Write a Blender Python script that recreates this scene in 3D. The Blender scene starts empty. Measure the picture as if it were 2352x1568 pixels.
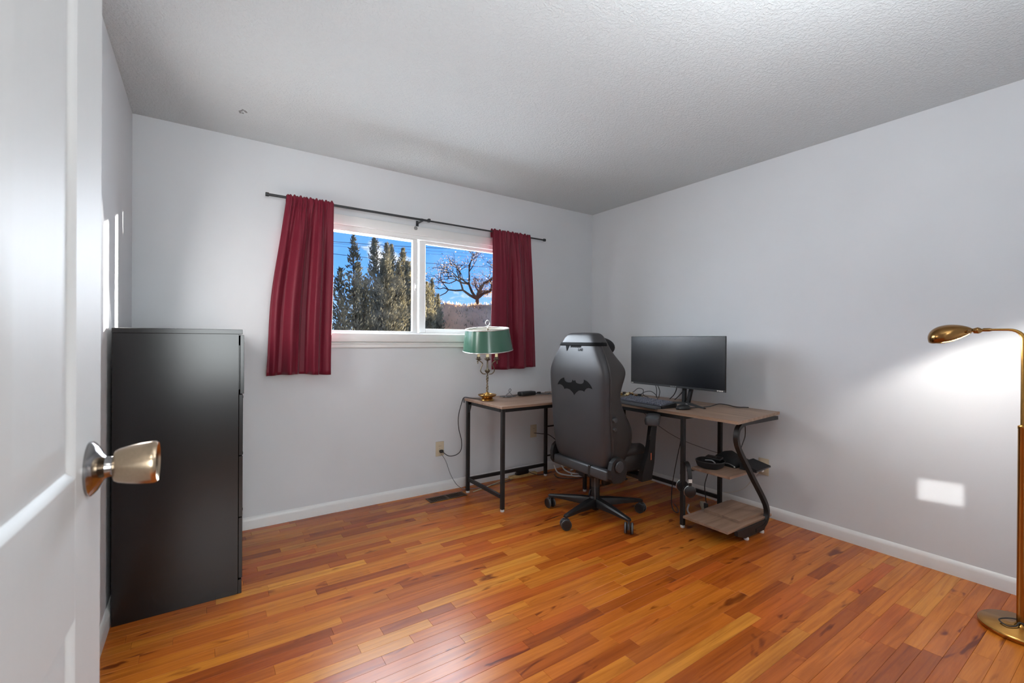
import bpy, bmesh, math, random
from math import sin, cos, pi, radians, atan2, sqrt
from mathutils import Vector, Matrix

SC = bpy.context.scene
COL = SC.collection

# room: inner faces of the right, back and left walls, ceiling height
X0, Y0, XL, H = 3.1996, 3.2737, -.3225, 2.44
# ---------------------------------------------------------------- camera
CAM_H = 1.1922
YAW, PITCH, ROLL, FPX = 0.6001, -0.0023, -0.0060, 1041.206
_F = Vector((sin(YAW), cos(YAW), 0)); _R = Vector((cos(YAW), -sin(YAW), 0)); _U = Vector((0, 0, 1))
_F2 = _F*cos(PITCH) + _U*sin(PITCH); _U2 = _U*cos(PITCH) - _F*sin(PITCH)
_R3 = _R*cos(ROLL) - _U2*sin(ROLL); _U3 = _R*sin(ROLL) + _U2*cos(ROLL)
cam_data = bpy.data.cameras.new('camera'); cam = bpy.data.objects.new('camera', cam_data)
COL.objects.link(cam); SC.camera = cam
cam_data.sensor_width = 36.0; cam_data.lens = FPX/2352*36.0
cam_data.clip_start = 0.02; cam_data.clip_end = 500
cam.matrix_world = Matrix(((_R3.x, _U3.x, -_F2.x, 0), (_R3.y, _U3.y, -_F2.y, 0), (_R3.z, _U3.z, -_F2.z, CAM_H), (0, 0, 0, 1)))
cam_data.dof.use_dof = True; cam_data.dof.focus_distance = 3.0; cam_data.dof.aperture_fstop = 5.6

# ---------------------------------------------------------------- view, sky, sun, large lights
vs = SC.view_settings
vs.view_transform = 'Standard'; vs.look = 'None'; vs.exposure = 0.93; vs.gamma = 1.0; vs.use_curve_mapping = False

def make_world():
    w = bpy.data.worlds.new('sky'); SC.world = w; w.use_nodes = True
    nt = w.node_tree; nt.nodes.clear(); N = nt.nodes.new; L = nt.links.new
    out = N('ShaderNodeOutputWorld'); bg = N('ShaderNodeBackground'); L(bg.outputs[0], out.inputs[0])
    tc = N('ShaderNodeTexCoord')
    sep = N('ShaderNodeSeparateXYZ'); L(tc.outputs['Generated'], sep.inputs[0])
    ramp = N('ShaderNodeValToRGB'); L(sep.outputs['Z'], ramp.inputs[0])
    e = ramp.color_ramp.elements
    e[0].position = 0.0; e[0].color = (.42, .66, 1.0, 1)
    e[1].position = 0.55; e[1].color = (.04, .17, .62, 1)
    m = e.new(0.13); m.color = (.14, .42, .98, 1)
    mp = N('ShaderNodeMapping'); mp.inputs['Scale'].default_value = (5.0, 5.0, 11.0); L(tc.outputs['Generated'], mp.inputs[0])
    no = N('ShaderNodeTexNoise'); no.inputs['Scale'].default_value = 1.15; no.inputs['Detail'].default_value = 7; no.inputs['Roughness'].default_value = .62
    L(mp.outputs[0], no.inputs['Vector'])
    cr = N('ShaderNodeValToRGB'); L(no.outputs['Fac'], cr.inputs[0])
    cr.color_ramp.elements[0].position = .56; cr.color_ramp.elements[1].position = .66
    mx = N('ShaderNodeMix'); mx.data_type = 'RGBA'
    L(cr.outputs[0], mx.inputs[0]); L(ramp.outputs[0], mx.inputs[6]); mx.inputs[7].default_value = (.95, .97, 1.0, 1)
    L(mx.outputs[2], bg.inputs[0]); bg.inputs[1].default_value = 0.66
make_world()

SUN_DIR = Vector((-1, -.385, -.122)).normalized()
def light(name, kind, loc, energy, color=(1, 1, 1), aim=None, **kw):
    d = bpy.data.lights.new(name, kind); d.energy = energy; d.color = color
    for k, v in kw.items(): setattr(d, k, v)
    o = bpy.data.objects.new(name, d); COL.objects.link(o); o.location = loc
    if aim is not None: o.rotation_euler = Vector(aim).to_track_quat('-Z', 'Y').to_euler()
    return o
light('sun', 'SUN', (6, 6, 4), 22.0, (1.0, .95, .88), SUN_DIR, angle=radians(.6))
# added fill light at the sunlit patch on the left wall, boosting its bounce
light('sun_patch_fill', 'AREA', (XL+.02, 2.56, 1.50), 7.0, (1.0, .98, .96), (1, -.25, -.12), shape='RECTANGLE', size=.40, size_y=.46)
# daylight entering by the window
light('window_daylight', 'AREA', (1.40, Y0+.55, 2.05), 135, (.82, .91, 1.0), (0, -1, -.25), shape='RECTANGLE', size=2.8, size_y=1.35)
# added fill light in the unseen hall, shining in through the open doorway
light('hall_fill', 'AREA', (.10, -1.50, 1.27), 28, (.95, 1.0, .99), (.05, 1, 0), shape='RECTANGLE', size=1.1, size_y=1.0)
# added fill light, aimed up to bounce off the ceiling near the doorway
light('ceiling_bounce_fill', 'AREA', (1.10, .05, 1.80), 30, (.95, .98, 1.0), (.16, .10, 1), shape='DISK', size=.40)

# ---------------------------------------------------------------- helpers
def link(o, parent=None):
    COL.objects.link(o)
    if parent is not None: o.parent = parent
    return o
def tag(o, label=None, cat=None, group=None, kind=None):
    if label: o['label'] = label
    if cat: o['category'] = cat
    if group: o['group'] = group
    if kind: o['kind'] = kind
    return o
def thing(name, label, cat, loc=(0, 0, 0), rz=0, group=None, kind=None):
    o = link(bpy.data.objects.new(name, None)); o.location = loc; o.rotation_euler = (0, 0, rz); o.empty_display_size = .1
    return tag(o, label, cat, group, kind)

class MB:
    """collects boxes, tubes, lathes and prisms into one mesh"""
    def __init__(s): s.bm = bmesh.new()
    def _xf(s, vs, M):
        if M is not None: bmesh.ops.transform(s.bm, matrix=M, verts=vs)
    def box(s, a, b, bevel=0, seg=1, M=None):
        a, b = Vector(a), Vector(b)
        r = bmesh.ops.create_cube(s.bm, size=1); v = r['verts']
        for q in v:
            q.co = Vector([(a[i]+b[i])/2 + q.co[i]*abs(b[i]-a[i]) for i in range(3)])
        if bevel:
            es = list({e for q in v for e in q.link_edges})
            r = bmesh.ops.bevel(s.bm, geom=es, offset=bevel, segments=seg, affect='EDGES', profile=.5)
            v = list({q for f in r['faces'] for q in f.verts} | {q for q in v if q.is_valid})
        s._xf(v, M); return s
    def tube(s, pts, r, n=10, cap=True, M=None):
        pts = [Vector(p) for p in pts]; m = len(pts)
        rs = r if isinstance(r, (list, tuple)) else [r]*m
        rings = []; prev = None
        for i, p in enumerate(pts):
            t = (pts[min(i+1, m-1)] - pts[max(i-1, 0)])
            t = t.normalized() if t.length > 1e-9 else Vector((0, 0, 1))
            if prev is None:
                a = Vector((0, 0, 1)) if abs(t.z) < .9 else Vector((1, 0, 0))
                u = t.cross(a).normalized()
            else:
                u = (prev - t*prev.dot(t)); u = u.normalized() if u.length > 1e-6 else t.orthogonal().normalized()
            prev = u; w = t.cross(u)
            rings.append([s.bm.verts.new(p + (u*cos(2*pi*k/n) + w*sin(2*pi*k/n))*rs[i]) for k in range(n)])
        for A, B in zip(rings, rings[1:]):
            for k in range(n): s.bm.faces.new((A[k], A[(k+1) % n], B[(k+1) % n], B[k]))
        if cap:
            s.bm.faces.new(rings[0][::-1]); s.bm.faces.new(rings[-1])
        s._xf([v for R_ in rings for v in R_], M); return s
    def lathe(s, prof, n=32, M=None, closed=False):
        """prof: list of (r, z)"""
        rings = []
        for r, z in prof:
            rings.append([s.bm.verts.new((r*cos(2*pi*k/n), r*sin(2*pi*k/n), z)) for k in range(n)] if r > 1e-6 else [s.bm.verts.new((0, 0, z))])
        prs = list(zip(rings, rings[1:])) + ([(rings[-1], rings[0])] if closed else [])
        for A, B in prs:
            for k in range(n):
                j = (k+1) % n
                if len(A) == 1 and len(B) == 1: continue
                if len(A) == 1: s.bm.faces.new((A[0], B[j], B[k]))
                elif len(B) == 1: s.bm.faces.new((A[k], A[j], B[0]))
                else: s.bm.faces.new((A[k], A[j], B[j], B[k]))
        s._xf([v for R_ in rings for v in R_], M); return s
    def prism(s, poly, d0, d1, M=None):
        """poly: list of (a, b) in the XZ plane, extruded along Y"""
        A = [s.bm.verts.new((a, d0, b)) for a, b in poly]; B = [s.bm.verts.new((a, d1, b)) for a, b in poly]; n = len(poly)
        s.bm.faces.new(A); s.bm.faces.new(B[::-1])
        for k in range(n): s.bm.faces.new((A[k], B[k], B[(k+1) % n], A[(k+1) % n]))
        s._xf(A+B, M); return s
    def loft(s, rings, close=True, cap=True):
        R_ = [[s.bm.verts.new(p) for p in r] for r in rings]; n = len(R_[0])
        for A, B in zip(R_, R_[1:]):
            for k in range(n if close else n-1): s.bm.faces.new((A[k], A[(k+1) % n], B[(k+1) % n], B[k]))
        if cap and close: s.bm.faces.new(R_[0][::-1]); s.bm.faces.new(R_[-1])
        return s
    def ball(s, c, r, u=16, v=10, sc=(1, 1, 1), M=None):
        q = bmesh.ops.create_uvsphere(s.bm, u_segments=u, v_segments=v, radius=r)['verts']
        for p in q: p.co = Vector((p.co.x*sc[0]+c[0], p.co.y*sc[1]+c[1], p.co.z*sc[2]+c[2]))
        s._xf(q, M); return s
    def build(s, name, mat, parent=None, smooth=False, angle=40, loc=None, rz=None):
        bmesh.ops.recalc_face_normals(s.bm, faces=s.bm.faces)
        me = bpy.data.meshes.new(name); s.bm.to_mesh(me); s.bm.free()
        if mat is not None: me.materials.append(mat)
        if smooth:
            me.polygons.foreach_set('use_smooth', [True]*len(me.polygons))
            me.set_sharp_from_angle(angle=radians(angle))
        o = link(bpy.data.objects.new(name, me), parent)
        if loc is not None: o.location = loc
        if rz is not None: o.rotation_euler = (0, 0, rz)
        return o

def spline(pts, n=8):
    """Catmull-Rom through the points"""
    P = [Vector(p) for p in pts]; out = []
    for i in range(len(P)-1):
        a, b, c, d = P[max(i-1, 0)], P[i], P[i+1], P[min(i+2, len(P)-1)]
        for k in range(n):
            t = k/n
            out.append(.5*((2*b) + (c-a)*t + (2*a-5*b+4*c-d)*t*t + (3*b-a-3*c+d)*t**3))
    out.append(P[-1]); return out
def cable(name, pts, r, mat, parent=None, n=6, seg=8):
    return MB().tube(spline(pts, n), r, seg).build(name, mat, parent, smooth=True)
def T(x, y, z): return Matrix.Translation((x, y, z))
def RX(a): return Matrix.Rotation(a, 4, 'X')
def RY(a): return Matrix.Rotation(a, 4, 'Y')
def RZ(a): return Matrix.Rotation(a, 4, 'Z')

# ---------------------------------------------------------------- materials
def srgb(r, g, b):
    f = lambda c: (c/255/12.92 if c/255 <= .04045 else ((c/255+.055)/1.055)**2.4)
    return (f(r), f(g), f(b), 1)
class Mat:
    def __init__(s, name):
        s.m = bpy.data.materials.new(name); s.m.use_nodes = True; s.nt = s.m.node_tree
        s.p = s.nt.nodes['Principled BSDF']; s.out = s.nt.nodes['Material Output']
    def n(s, t, **kw):
        q = s.nt.nodes.new(t)
        for k, v in kw.items(): setattr(q, k, v)
        return q
    def l(s, a, b): s.nt.links.new(a, b)
def mat(name, col, rough=.5, metal=0, spec=.5, noise=0, nscale=20, bump=0, bscale=200, coat=0, stretch=None, sheen=0):
    """principled material with a procedural colour variation and fine relief"""
    M_ = Mat(name); p = M_.p
    p.inputs['Base Color'].default_value = col; p.inputs['Roughness'].default_value = rough; p.inputs['Metallic'].default_value = metal
    p.inputs['Specular IOR Level'].default_value = spec; p.inputs['Coat Weight'].default_value = coat
    if sheen: p.inputs['Sheen Weight'].default_value = sheen
    tc = M_.n('ShaderNodeTexCoord'); vec = tc.outputs['Object']
    if stretch:
        mp = M_.n('ShaderNodeMapping'); mp.inputs['Scale'].default_value = stretch; M_.l(vec, mp.inputs[0]); vec = mp.outputs[0]
    if noise:
        nz = M_.n('ShaderNodeTexNoise'); nz.inputs['Scale'].default_value = nscale; nz.inputs['Detail'].default_value = 4; M_.l(vec, nz.inputs['Vector'])
        mr = M_.n('ShaderNodeMapRange'); mr.inputs['From Min'].default_value = .3; mr.inputs['From Max'].default_value = .7
        mr.inputs['To Min'].default_value = 1-noise; mr.inputs['To Max'].default_value = 1+noise; M_.l(nz.outputs['Fac'], mr.inputs['Value'])
        mx = M_.n('ShaderNodeMix', data_type='RGBA', blend_type='MULTIPLY'); mx.inputs[0].default_value = 1; mx.inputs[6].default_value = col
        M_.l(mr.outputs[0], mx.inputs[7]); M_.l(mx.outputs[2], p.inputs['Base Color'])
    if bump:
        nb = M_.n('ShaderNodeTexNoise'); nb.inputs['Scale'].default_value = bscale; nb.inputs['Detail'].default_value = 3; M_.l(vec, nb.inputs['Vector'])
        bp = M_.n('ShaderNodeBump'); bp.inputs['Strength'].default_value = bump; bp.inputs['Distance'].default_value = .002
        M_.l(nb.outputs['Fac'], bp.inputs['Height']); M_.l(bp.outputs[0], p.inputs['Normal'])
    return M_.m

def mat_ceiling():
    M_ = Mat('ceiling_texture'); p = M_.p
    p.inputs['Base Color'].default_value = (.585, .620, .632, 1); p.inputs['Roughness'].default_value = .9; p.inputs['Specular IOR Level'].default_value = .2
    tc = M_.n('ShaderNodeTexCoord')
    n1 = M_.n('ShaderNodeTexNoise'); n1.inputs['Scale'].default_value = 85; n1.inputs['Detail'].default_value = 3; n1.inputs['Distortion'].default_value = .6
    M_.l(tc.outputs['Object'], n1.inputs['Vector'])
    cr = M_.n('ShaderNodeValToRGB'); cr.color_ramp.elements[0].position = .42; cr.color_ramp.elements[1].position = .62; M_.l(n1.outputs['Fac'], cr.inputs[0])
    bp = M_.n('ShaderNodeBump'); bp.inputs['Strength'].default_value = .55; bp.inputs['Distance'].default_value = .003
    M_.l(cr.outputs[0], bp.inputs['Height']); M_.l(bp.outputs[0], p.inputs['Normal'])
    return M_.m

def mat_floor():
    M_ = Mat('oak_strip'); p = M_.p
    ga = M_.n('ShaderNodeAttribute', attribute_type='GEOMETRY', attribute_name='rnd')
    oa = M_.n('ShaderNodeAttribute', attribute_type='OBJECT', attribute_name='rnd')
    ad = M_.n('ShaderNodeMath', operation='ADD'); M_.l(ga.outputs['Fac'], ad.inputs[0]); M_.l(oa.outputs['Fac'], ad.inputs[1])
    geo = M_.n('ShaderNodeNewGeometry')
    off = M_.n('ShaderNodeCombineXYZ')
    m1 = M_.n('ShaderNodeMath', operation='MULTIPLY'); m1.inputs[1].default_value = 37.0; M_.l(ad.outputs[0], m1.inputs[0])
    m2 = M_.n('ShaderNodeMath', operation='MULTIPLY'); m2.inputs[1].default_value = 91.0; M_.l(ad.outputs[0], m2.inputs[0])
    M_.l(m1.outputs[0], off.inputs[0]); M_.l(m2.outputs[0], off.inputs[1])
    va = M_.n('ShaderNodeVectorMath', operation='ADD'); M_.l(geo.outputs['Position'], va.inputs[0]); M_.l(off.outputs[0], va.inputs[1])
    # plank tone
    cr = M_.n('ShaderNodeValToRGB'); e = cr.color_ramp.elements
    e[0].position = 0; e[0].color = FLOOR_TONES[0]; e[1].position = 1; e[1].color = FLOOR_TONES[-1]
    for i, c in enumerate(FLOOR_TONES[1:-1]):
        q = e.new((i+1)/(len(FLOOR_TONES)-1)); q.color = c
    M_.l(ad.outputs[0], cr.inputs[0])
    # long grain
    mp = M_.n('ShaderNodeMapping'); mp.inputs['Scale'].default_value = (2.2, 42, 1); M_.l(va.outputs[0], mp.inputs[0])
    ng = M_.n('ShaderNodeTexNoise'); ng.inputs['Scale'].default_value = 1.0; ng.inputs['Detail'].default_value = 5; ng.inputs['Roughness'].default_value = .6; ng.inputs['Distortion'].default_value = .8
    M_.l(mp.outputs[0], ng.inputs['Vector'])
    rg = M_.n('ShaderNodeValToRGB'); g = rg.color_ramp.elements
    g[0].position = .25; g[0].color = (.62, .52, .46, 1); g[1].position = .62; g[1].color = (1.06, 1.04, 1.0, 1); M_.l(ng.outputs['Fac'], rg.inputs[0])
    mx = M_.n('ShaderNodeMix', data_type='RGBA', blend_type='MULTIPLY'); mx.inputs[0].default_value = 1
    M_.l(cr.outputs[0], mx.inputs[6]); M_.l(rg.outputs[0], mx.inputs[7])
    # knots and dark mineral streaks
    mk = M_.n('ShaderNodeMapping'); mk.inputs['Scale'].default_value = (3.4, 13, 1); M_.l(va.outputs[0], mk.inputs[0])
    nk = M_.n('ShaderNodeTexNoise'); nk.inputs['Scale'].default_value = 1.0; nk.inputs['Detail'].default_value = 2; nk.inputs['Distortion'].default_value = 1.2; M_.l(mk.outputs[0], nk.inputs['Vector'])
    rk = M_.n('ShaderNodeValToRGB'); k = rk.color_ramp.elements
    k[0].position = .65; k[0].color = (1, 1, 1, 1); k[1].position = .74; k[1].color = (.36, .25, .2, 1); M_.l(nk.outputs['Fac'], rk.inputs[0])
    mx2 = M_.n('ShaderNodeMix', data_type='RGBA', blend_type='MULTIPLY'); mx2.inputs[0].default_value = 1
    M_.l(mx.outputs[2], mx2.inputs[6]); M_.l(rk.outputs[0], mx2.inputs[7])
    M_.l(mx2.outputs[2], p.inputs['Base Color'])
    p.inputs['Roughness'].default_value = .27; p.inputs['Specular IOR Level'].default_value = .42
    return M_.m
FLOOR_TONES = [srgb(146, 70, 19), srgb(170, 87, 23), srgb(184, 99, 29), srgb(196, 116, 35), srgb(177, 85, 27), srgb(200, 124, 39), srgb(160, 75, 24), srgb(212, 142, 50)]

def mat_wood(name, c0, c1, scale=(30, 2.2, 30), rough=.42):
    M_ = Mat(name); p = M_.p; tc = M_.n('ShaderNodeTexCoord')
    mp = M_.n('ShaderNodeMapping'); mp.inputs['Scale'].default_value = scale; M_.l(tc.outputs['Object'], mp.inputs[0])
    nz = M_.n('ShaderNodeTexNoise'); nz.inputs['Scale'].default_value = 1; nz.inputs['Detail'].default_value = 5; nz.inputs['Distortion'].default_value = .7; M_.l(mp.outputs[0], nz.inputs['Vector'])
    cr = M_.n('ShaderNodeValToRGB'); e = cr.color_ramp.elements; e[0].position = .3; e[0].color = c0; e[1].position = .7; e[1].color = c1
    M_.l(nz.outputs['Fac'], cr.inputs[0]); M_.l(cr.outputs[0], p.inputs['Base Color']); p.inputs['Roughness'].default_value = rough
    return M_.m
def mat_glass():
    M_ = Mat('window_glass'); nt = M_.nt; nt.nodes.remove(M_.p)
    tr = M_.n('ShaderNodeBsdfTransparent'); gl = M_.n('ShaderNodeBsdfGlossy'); gl.inputs['Roughness'].default_value = .02
    lw = M_.n('ShaderNodeLayerWeight'); lw.inputs['Blend'].default_value = .5
    pw = M_.n('ShaderNodeMath', operation='POWER'); pw.inputs[1].default_value = 4; M_.l(lw.outputs['Facing'], pw.inputs[0])
    fr = M_.n('ShaderNodeMath', operation='MULTIPLY_ADD'); fr.inputs[1].default_value = .55; fr.inputs[2].default_value = .008; M_.l(pw.outputs[0], fr.inputs[0])
    m1 = M_.n('ShaderNodeMixShader'); M_.l(fr.outputs[0], m1.inputs[0]); M_.l(tr.outputs[0], m1.inputs[1]); M_.l(gl.outputs[0], m1.inputs[2])
    df = M_.n('ShaderNodeBsdfTranslucent'); df.inputs['Color'].default_value = (.8, .78, .72, 1)
    tc = M_.n('ShaderNodeTexCoord'); nz = M_.n('ShaderNodeTexNoise'); nz.inputs['Scale'].default_value = 6; nz.inputs['Detail'].default_value = 6; nz.inputs['Distortion'].default_value = .5
    M_.l(tc.outputs['Object'], nz.inputs['Vector'])
    mr = M_.n('ShaderNodeMapRange'); mr.inputs['From Min'].default_value = .45; mr.inputs['From Max'].default_value = .8; mr.inputs['To Min'].default_value = .0; mr.inputs['To Max'].default_value = .004
    M_.l(nz.outputs['Fac'], mr.inputs['Value'])
    m2 = M_.n('ShaderNodeMixShader'); M_.l(mr.outputs[0], m2.inputs[0]); M_.l(m1.outputs[0], m2.inputs[1]); M_.l(df.outputs[0], m2.inputs[2])
    M_.l(m2.outputs[0], M_.out.inputs[0]); return M_.m
def mat_emit(name, col, strength):
    M_ = Mat(name); p = M_.p; p.inputs['Base Color'].default_value = col; p.inputs['Emission Color'].default_value = col; p.inputs['Emission Strength'].default_value = strength
    return M_.m

m_wall = mat('wall_paint', (.625, .640, .660, 1), .75, spec=.25, noise=.015, nscale=3, bump=.12, bscale=260)
m_ceil = mat_ceiling()
m_floor = mat_floor()
m_sub = mat('subfloor', srgb(60, 30, 14), .9, noise=.1)
m_trim = mat('white_trim', (.72, .72, .71, 1), .35, noise=.01, bump=.03)
m_vinyl = mat('white_vinyl', (.80, .80, .79, 1), .32, noise=.01)
m_door = mat('white_door_paint', (.51, .51, .505, 1), .46, spec=.25, noise=.012, nscale=6, bump=.10, bscale=40, stretch=(3, 3, .5))
m_glass = mat_glass()
m_black = mat('black_frame', srgb(26, 25, 25), .5, noise=.05)
m_dresser = mat('black_brown_laminate', srgb(20, 16, 15), .22, spec=.45, noise=.06, nscale=4, bump=.02, stretch=(30, 30, 2))
m_desk = mat_wood('grey_walnut', srgb(132, 105, 86), srgb(168, 140, 118))
m_desk2 = mat_wood('grey_walnut_cross', srgb(124, 97, 80), srgb(158, 130, 110), (2.2, 30, 30))
m_curtain = mat('burgundy_satin', srgb(106, 18, 38), .50, spec=.25, noise=.05, nscale=8, bump=.05, bscale=500, sheen=.1)
m_rod = mat('dark_grey_metal', srgb(62, 64, 66), .45, metal=.6)
m_brass = mat('aged_brass', srgb(176, 132, 70), .24, metal=1, noise=.08, nscale=30)
m_brassd = mat('antique_brass', srgb(150, 112, 66), .2, metal=1, noise=.1, nscale=25)
m_pewter = mat('antiqued_bronze', srgb(118, 108, 92), .32, metal=.9, noise=.15, nscale=60)
m_knob = mat('champagne_metal', srgb(178, 158, 134), .24, metal=1, noise=.05, nscale=8, stretch=(4, 40, 40))
m_chrome = mat('dark_chrome', srgb(150, 148, 148), .12, metal=1)
m_leather = mat('charcoal_leatherette', srgb(52, 51, 53), .42, spec=.5, noise=.05, nscale=10, bump=.08, bscale=420)
m_leather2 = mat('dark_brown_leatherette', srgb(44, 40, 38), .5, noise=.05, bump=.08, bscale=420)
m_plastic = mat('black_plastic', srgb(24, 24, 25), .42, noise=.04)
m_plastic_g = mat('grey_plastic', srgb(58, 59, 61), .4, noise=.04)
m_grey = mat('light_grey_rubber', srgb(130, 130, 130), .5)
m_fabric = mat('black_velvet', srgb(18, 18, 20), .85, noise=.1, bump=.1, bscale=300)
m_emblem = mat('black_print', srgb(9, 8, 9), .7, spec=.12)
m_screen = mat('screen_matte', srgb(22, 25, 30), .27, spec=.8)
m_white = mat('white_plastic', srgb(212, 210, 204), .5)
m_cream = mat('cream_candle', srgb(226, 212, 168), .5)
m_ivory = mat('ivory_plastic', srgb(196, 182, 156), .45)
m_green = mat('green_tole', srgb(58, 98, 80), .22, spec=.55, noise=.05, nscale=6)
m_shade_in = mat('white_enamel', srgb(222, 222, 214), .4)
m_silver = mat('silver_trim', srgb(205, 205, 200), .25, metal=.8)
m_cable = mat('black_cable', srgb(38, 38, 40), .5)
m_cable_g = mat('grey_cable', srgb(110, 112, 116), .5)
m_cable_w = mat('white_cable', srgb(208, 204, 196), .5)
m_cable_b = mat('beige_cable', srgb(198, 180, 140), .5)
m_tanwood = mat_wood('pale_pine', srgb(176, 138, 84), srgb(204, 168, 112))
m_vent = mat('bronze_register', srgb(92, 66, 48), .5, metal=.4)
m_ventd = mat('register_slot', srgb(22, 16, 12), .8)

# ================================================================ THE ROOM
YF = .04            # inner face of the wall the door is in
WT = .14            # wall thickness
rng = random.Random(11)

def struct(o, name=None): return tag(o, kind='structure')

# ---- walls and ceiling
struct(MB().box((XL-WT, YF-.12, 0), (XL, Y0+WT, H)).build('wall_left', m_wall))
struct(MB().box((X0, YF-.12, 0), (X0+WT, Y0+WT, H)).build('wall_right', m_wall))
WX0, WX1, WZ0, WZ1 = .52, 2.295, 1.225, 2.005      # window opening
struct(MB().box((XL, Y0, 0), (WX0, Y0+WT, H)).box((WX1, Y0, 0), (X0, Y0+WT, H)).box((WX0, Y0, 0), (WX1, Y0+WT, WZ0)).box((WX0, Y0, WZ1), (WX1, Y0+WT, H)).build('wall_back', m_wall))
DX0, DX1, DZ = -.19, .65, 2.06                     # doorway
struct(MB().box((XL, YF-.12, 0), (DX0, YF, H)).box((DX1, YF-.12, 0), (X0, YF, H)).box((DX0, YF-.12, DZ), (DX1, YF, H)).build('wall_front', m_wall))
ceil = struct(MB().box((XL-WT, -1.6, H), (X0+WT, Y0+WT, H+.1)).build('ceiling', m_ceil))
pk = MB()
for k in range(9):
    a = 2*pi*k/9 + .3
    if k in (0, 1): continue
    rr = .016 + .004*sin(k*2.3)
    pk.ball((.184+rr*cos(a), 2.90+rr*1.3*sin(a), H-.0005), .006, 8, 6, (1, 1.3, .45))
pk.build('ceiling_patch', m_grey, ceil, smooth=True)
# ---- hall behind the doorway
struct(MB().box((-1.2, -1.7, 0), (-.47, -1.6, H)).box((.67, -1.7, 0), (1.9, -1.6, H)).box((-.47, -1.7, 0), (.67, -1.6, .75)).box((-.47, -1.7, 1.79), (.67, -1.6, H)).build('wall_hall', m_wall))
w2 = tag(thing('added_hall_window', None, None), 'made-up white window added in the unseen hall behind the camera', kind='structure')  # invented window, added around the hall fill light
MB().box((-.47, -1.69, .75), (-.43, -1.61, 1.79)).box((.63, -1.69, .75), (.67, -1.61, 1.79)).box((-.43, -1.69, .75), (.63, -1.61, .79)).box((-.43, -1.69, 1.75), (.63, -1.61, 1.79)).box((.085, -1.67, .79), (.115, -1.63, 1.75)).build('window_frame', m_vinyl, w2)
for a_, b_ in ((-.43, .085), (.115, .63)): MB().box((a_, -1.652, .79), (b_, -1.648, 1.75)).build('pane', m_glass, w2)
struct(MB().box((-1.3, -1.6, 0), (-1.2, YF-.12, H)).build('wall_hall_left', m_wall))
struct(MB().box((1.9, -1.6, 0), (2.0, YF-.12, H)).build('wall_hall_right', m_wall))
struct(MB().box((-1.2, YF-.13, 0), (XL-WT, YF-.03, H)).build('wall_hall_front', m_wall))
struct(MB().box((-1.2, -1.6, -.03), (1.9, YF-.12, 0)).build('floor_hall', m_desk2))
hl = thing('added_hall_lamp', 'made-up round white ceiling lamp added in the unseen hall', 'lamp', (.10, -.80, H))  # invented lamp, added in the unseen hall for extra fill
MB().lathe([(0, 0), (.16, 0), (.165, -.012), (.16, -.02), (0, -.02)]).build('lamp_canopy', m_white, hl, smooth=True)
MB().lathe([(.15, -.02), (.148, -.05), (.12, -.085), (.06, -.105), (0, -.11)]).build('lamp_shade', mat_emit('lit_globe', (1, .95, .88, 1), 6.0), hl, smooth=True)
light('added_hall_bulb', 'POINT', (.10, -.80, H-.16), 6, (1, .95, .88), shadow_soft_size=.10)  # added fill light below the invented hall lamp

# ---- floor of narrow strips
fl = struct(MB().box((XL, YF-.12, -.05), (X0, Y0, -.013)).build('floor', m_sub))
PW = .0568
pm = MB().box((-.5, -PW/2+.0002, -.0125), (.5, PW/2-.0002, 0))
pm.bm.edges.ensure_lookup_table()
top_e = [e for e in pm.bm.edges if all(v.co.z > -.001 for v in e.verts)]
bmesh.ops.bevel(pm.bm, geom=top_e, offset=.0007, segments=1, affect='EDGES')
po = pm.build('plank', m_floor); pmesh = po.data; bpy.data.objects.remove(po)
rows = []
y = Y0 - PW/2
while y > YF - .12 + PW/2:
    x = XL - rng.uniform(0, .5)
    while x < X0:
        L_ = rng.choice((rng.uniform(.18, .40), rng.uniform(.3, .65), rng.uniform(.4, .95)))
        a, b = max(x, XL), min(x+L_, X0)
        if X0 - b < .08: b = X0
        if b - a > .03: rows.append((a, b, y))
        x += L_
        if b == X0: break
    y -= PW
def plank_key(p):
    a, b, yy = p; cx = (a+b)/2; v = Vector((cx, yy, -CAM_H)); d = v.dot(_F)
    if d < .3: return -1
    px = 1176 + FPX*v.dot(_R)/d; py = 784 + FPX*CAM_H/d
    if not (180 < px < 2420) or py > 1640: return 0
    if cx < .14 and yy > 2.5: return 0
    return (b-a)/d**3
rows.sort(key=plank_key, reverse=True)
rest = []
for i, (a, b, yy) in enumerate(rows):
    r_ = rng.random()
    if i < 300:
        o = link(bpy.data.objects.new('plank', pmesh), fl); o.location = ((a+b)/2, yy, 0); o.scale = (b-a-.0006, 1, 1); o['rnd'] = r_
    else: rest.append((a, b, yy, r_))
vs_, fs_, rv = [], [], []
for a, b, yy, r_ in rest:
    n = len(vs_); g = .0005
    for (x_, y_, z_) in ((a+g, yy-PW/2+g, 0), (b-g, yy-PW/2+g, 0), (b-g, yy+PW/2-g, 0), (a+g, yy+PW/2-g, 0)):
        vs_.append((x_, y_, z_)); 
    for (x_, y_, z_) in ((a+g, yy-PW/2+g, -.0125), (b-g, yy-PW/2+g, -.0125), (b-g, yy+PW/2-g, -.0125), (a+g, yy+PW/2-g, -.0125)): vs_.append((x_, y_, z_))
    for f in ((0, 1, 2, 3), (0, 4, 5, 1), (1, 5, 6, 2), (2, 6, 7, 3), (3, 7, 4, 0)):
        fs_.append(tuple(n+k for k in f)); rv.append(r_)
me = bpy.data.meshes.new('planks_far'); me.from_pydata(vs_, [], fs_); at = me.attributes.new('rnd', 'FLOAT', 'FACE'); at.data.foreach_set('value', rv)
me.materials.append(m_floor); o = link(bpy.data.objects.new('plank_field', me), fl); tag(o, kind='stuff')

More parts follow.
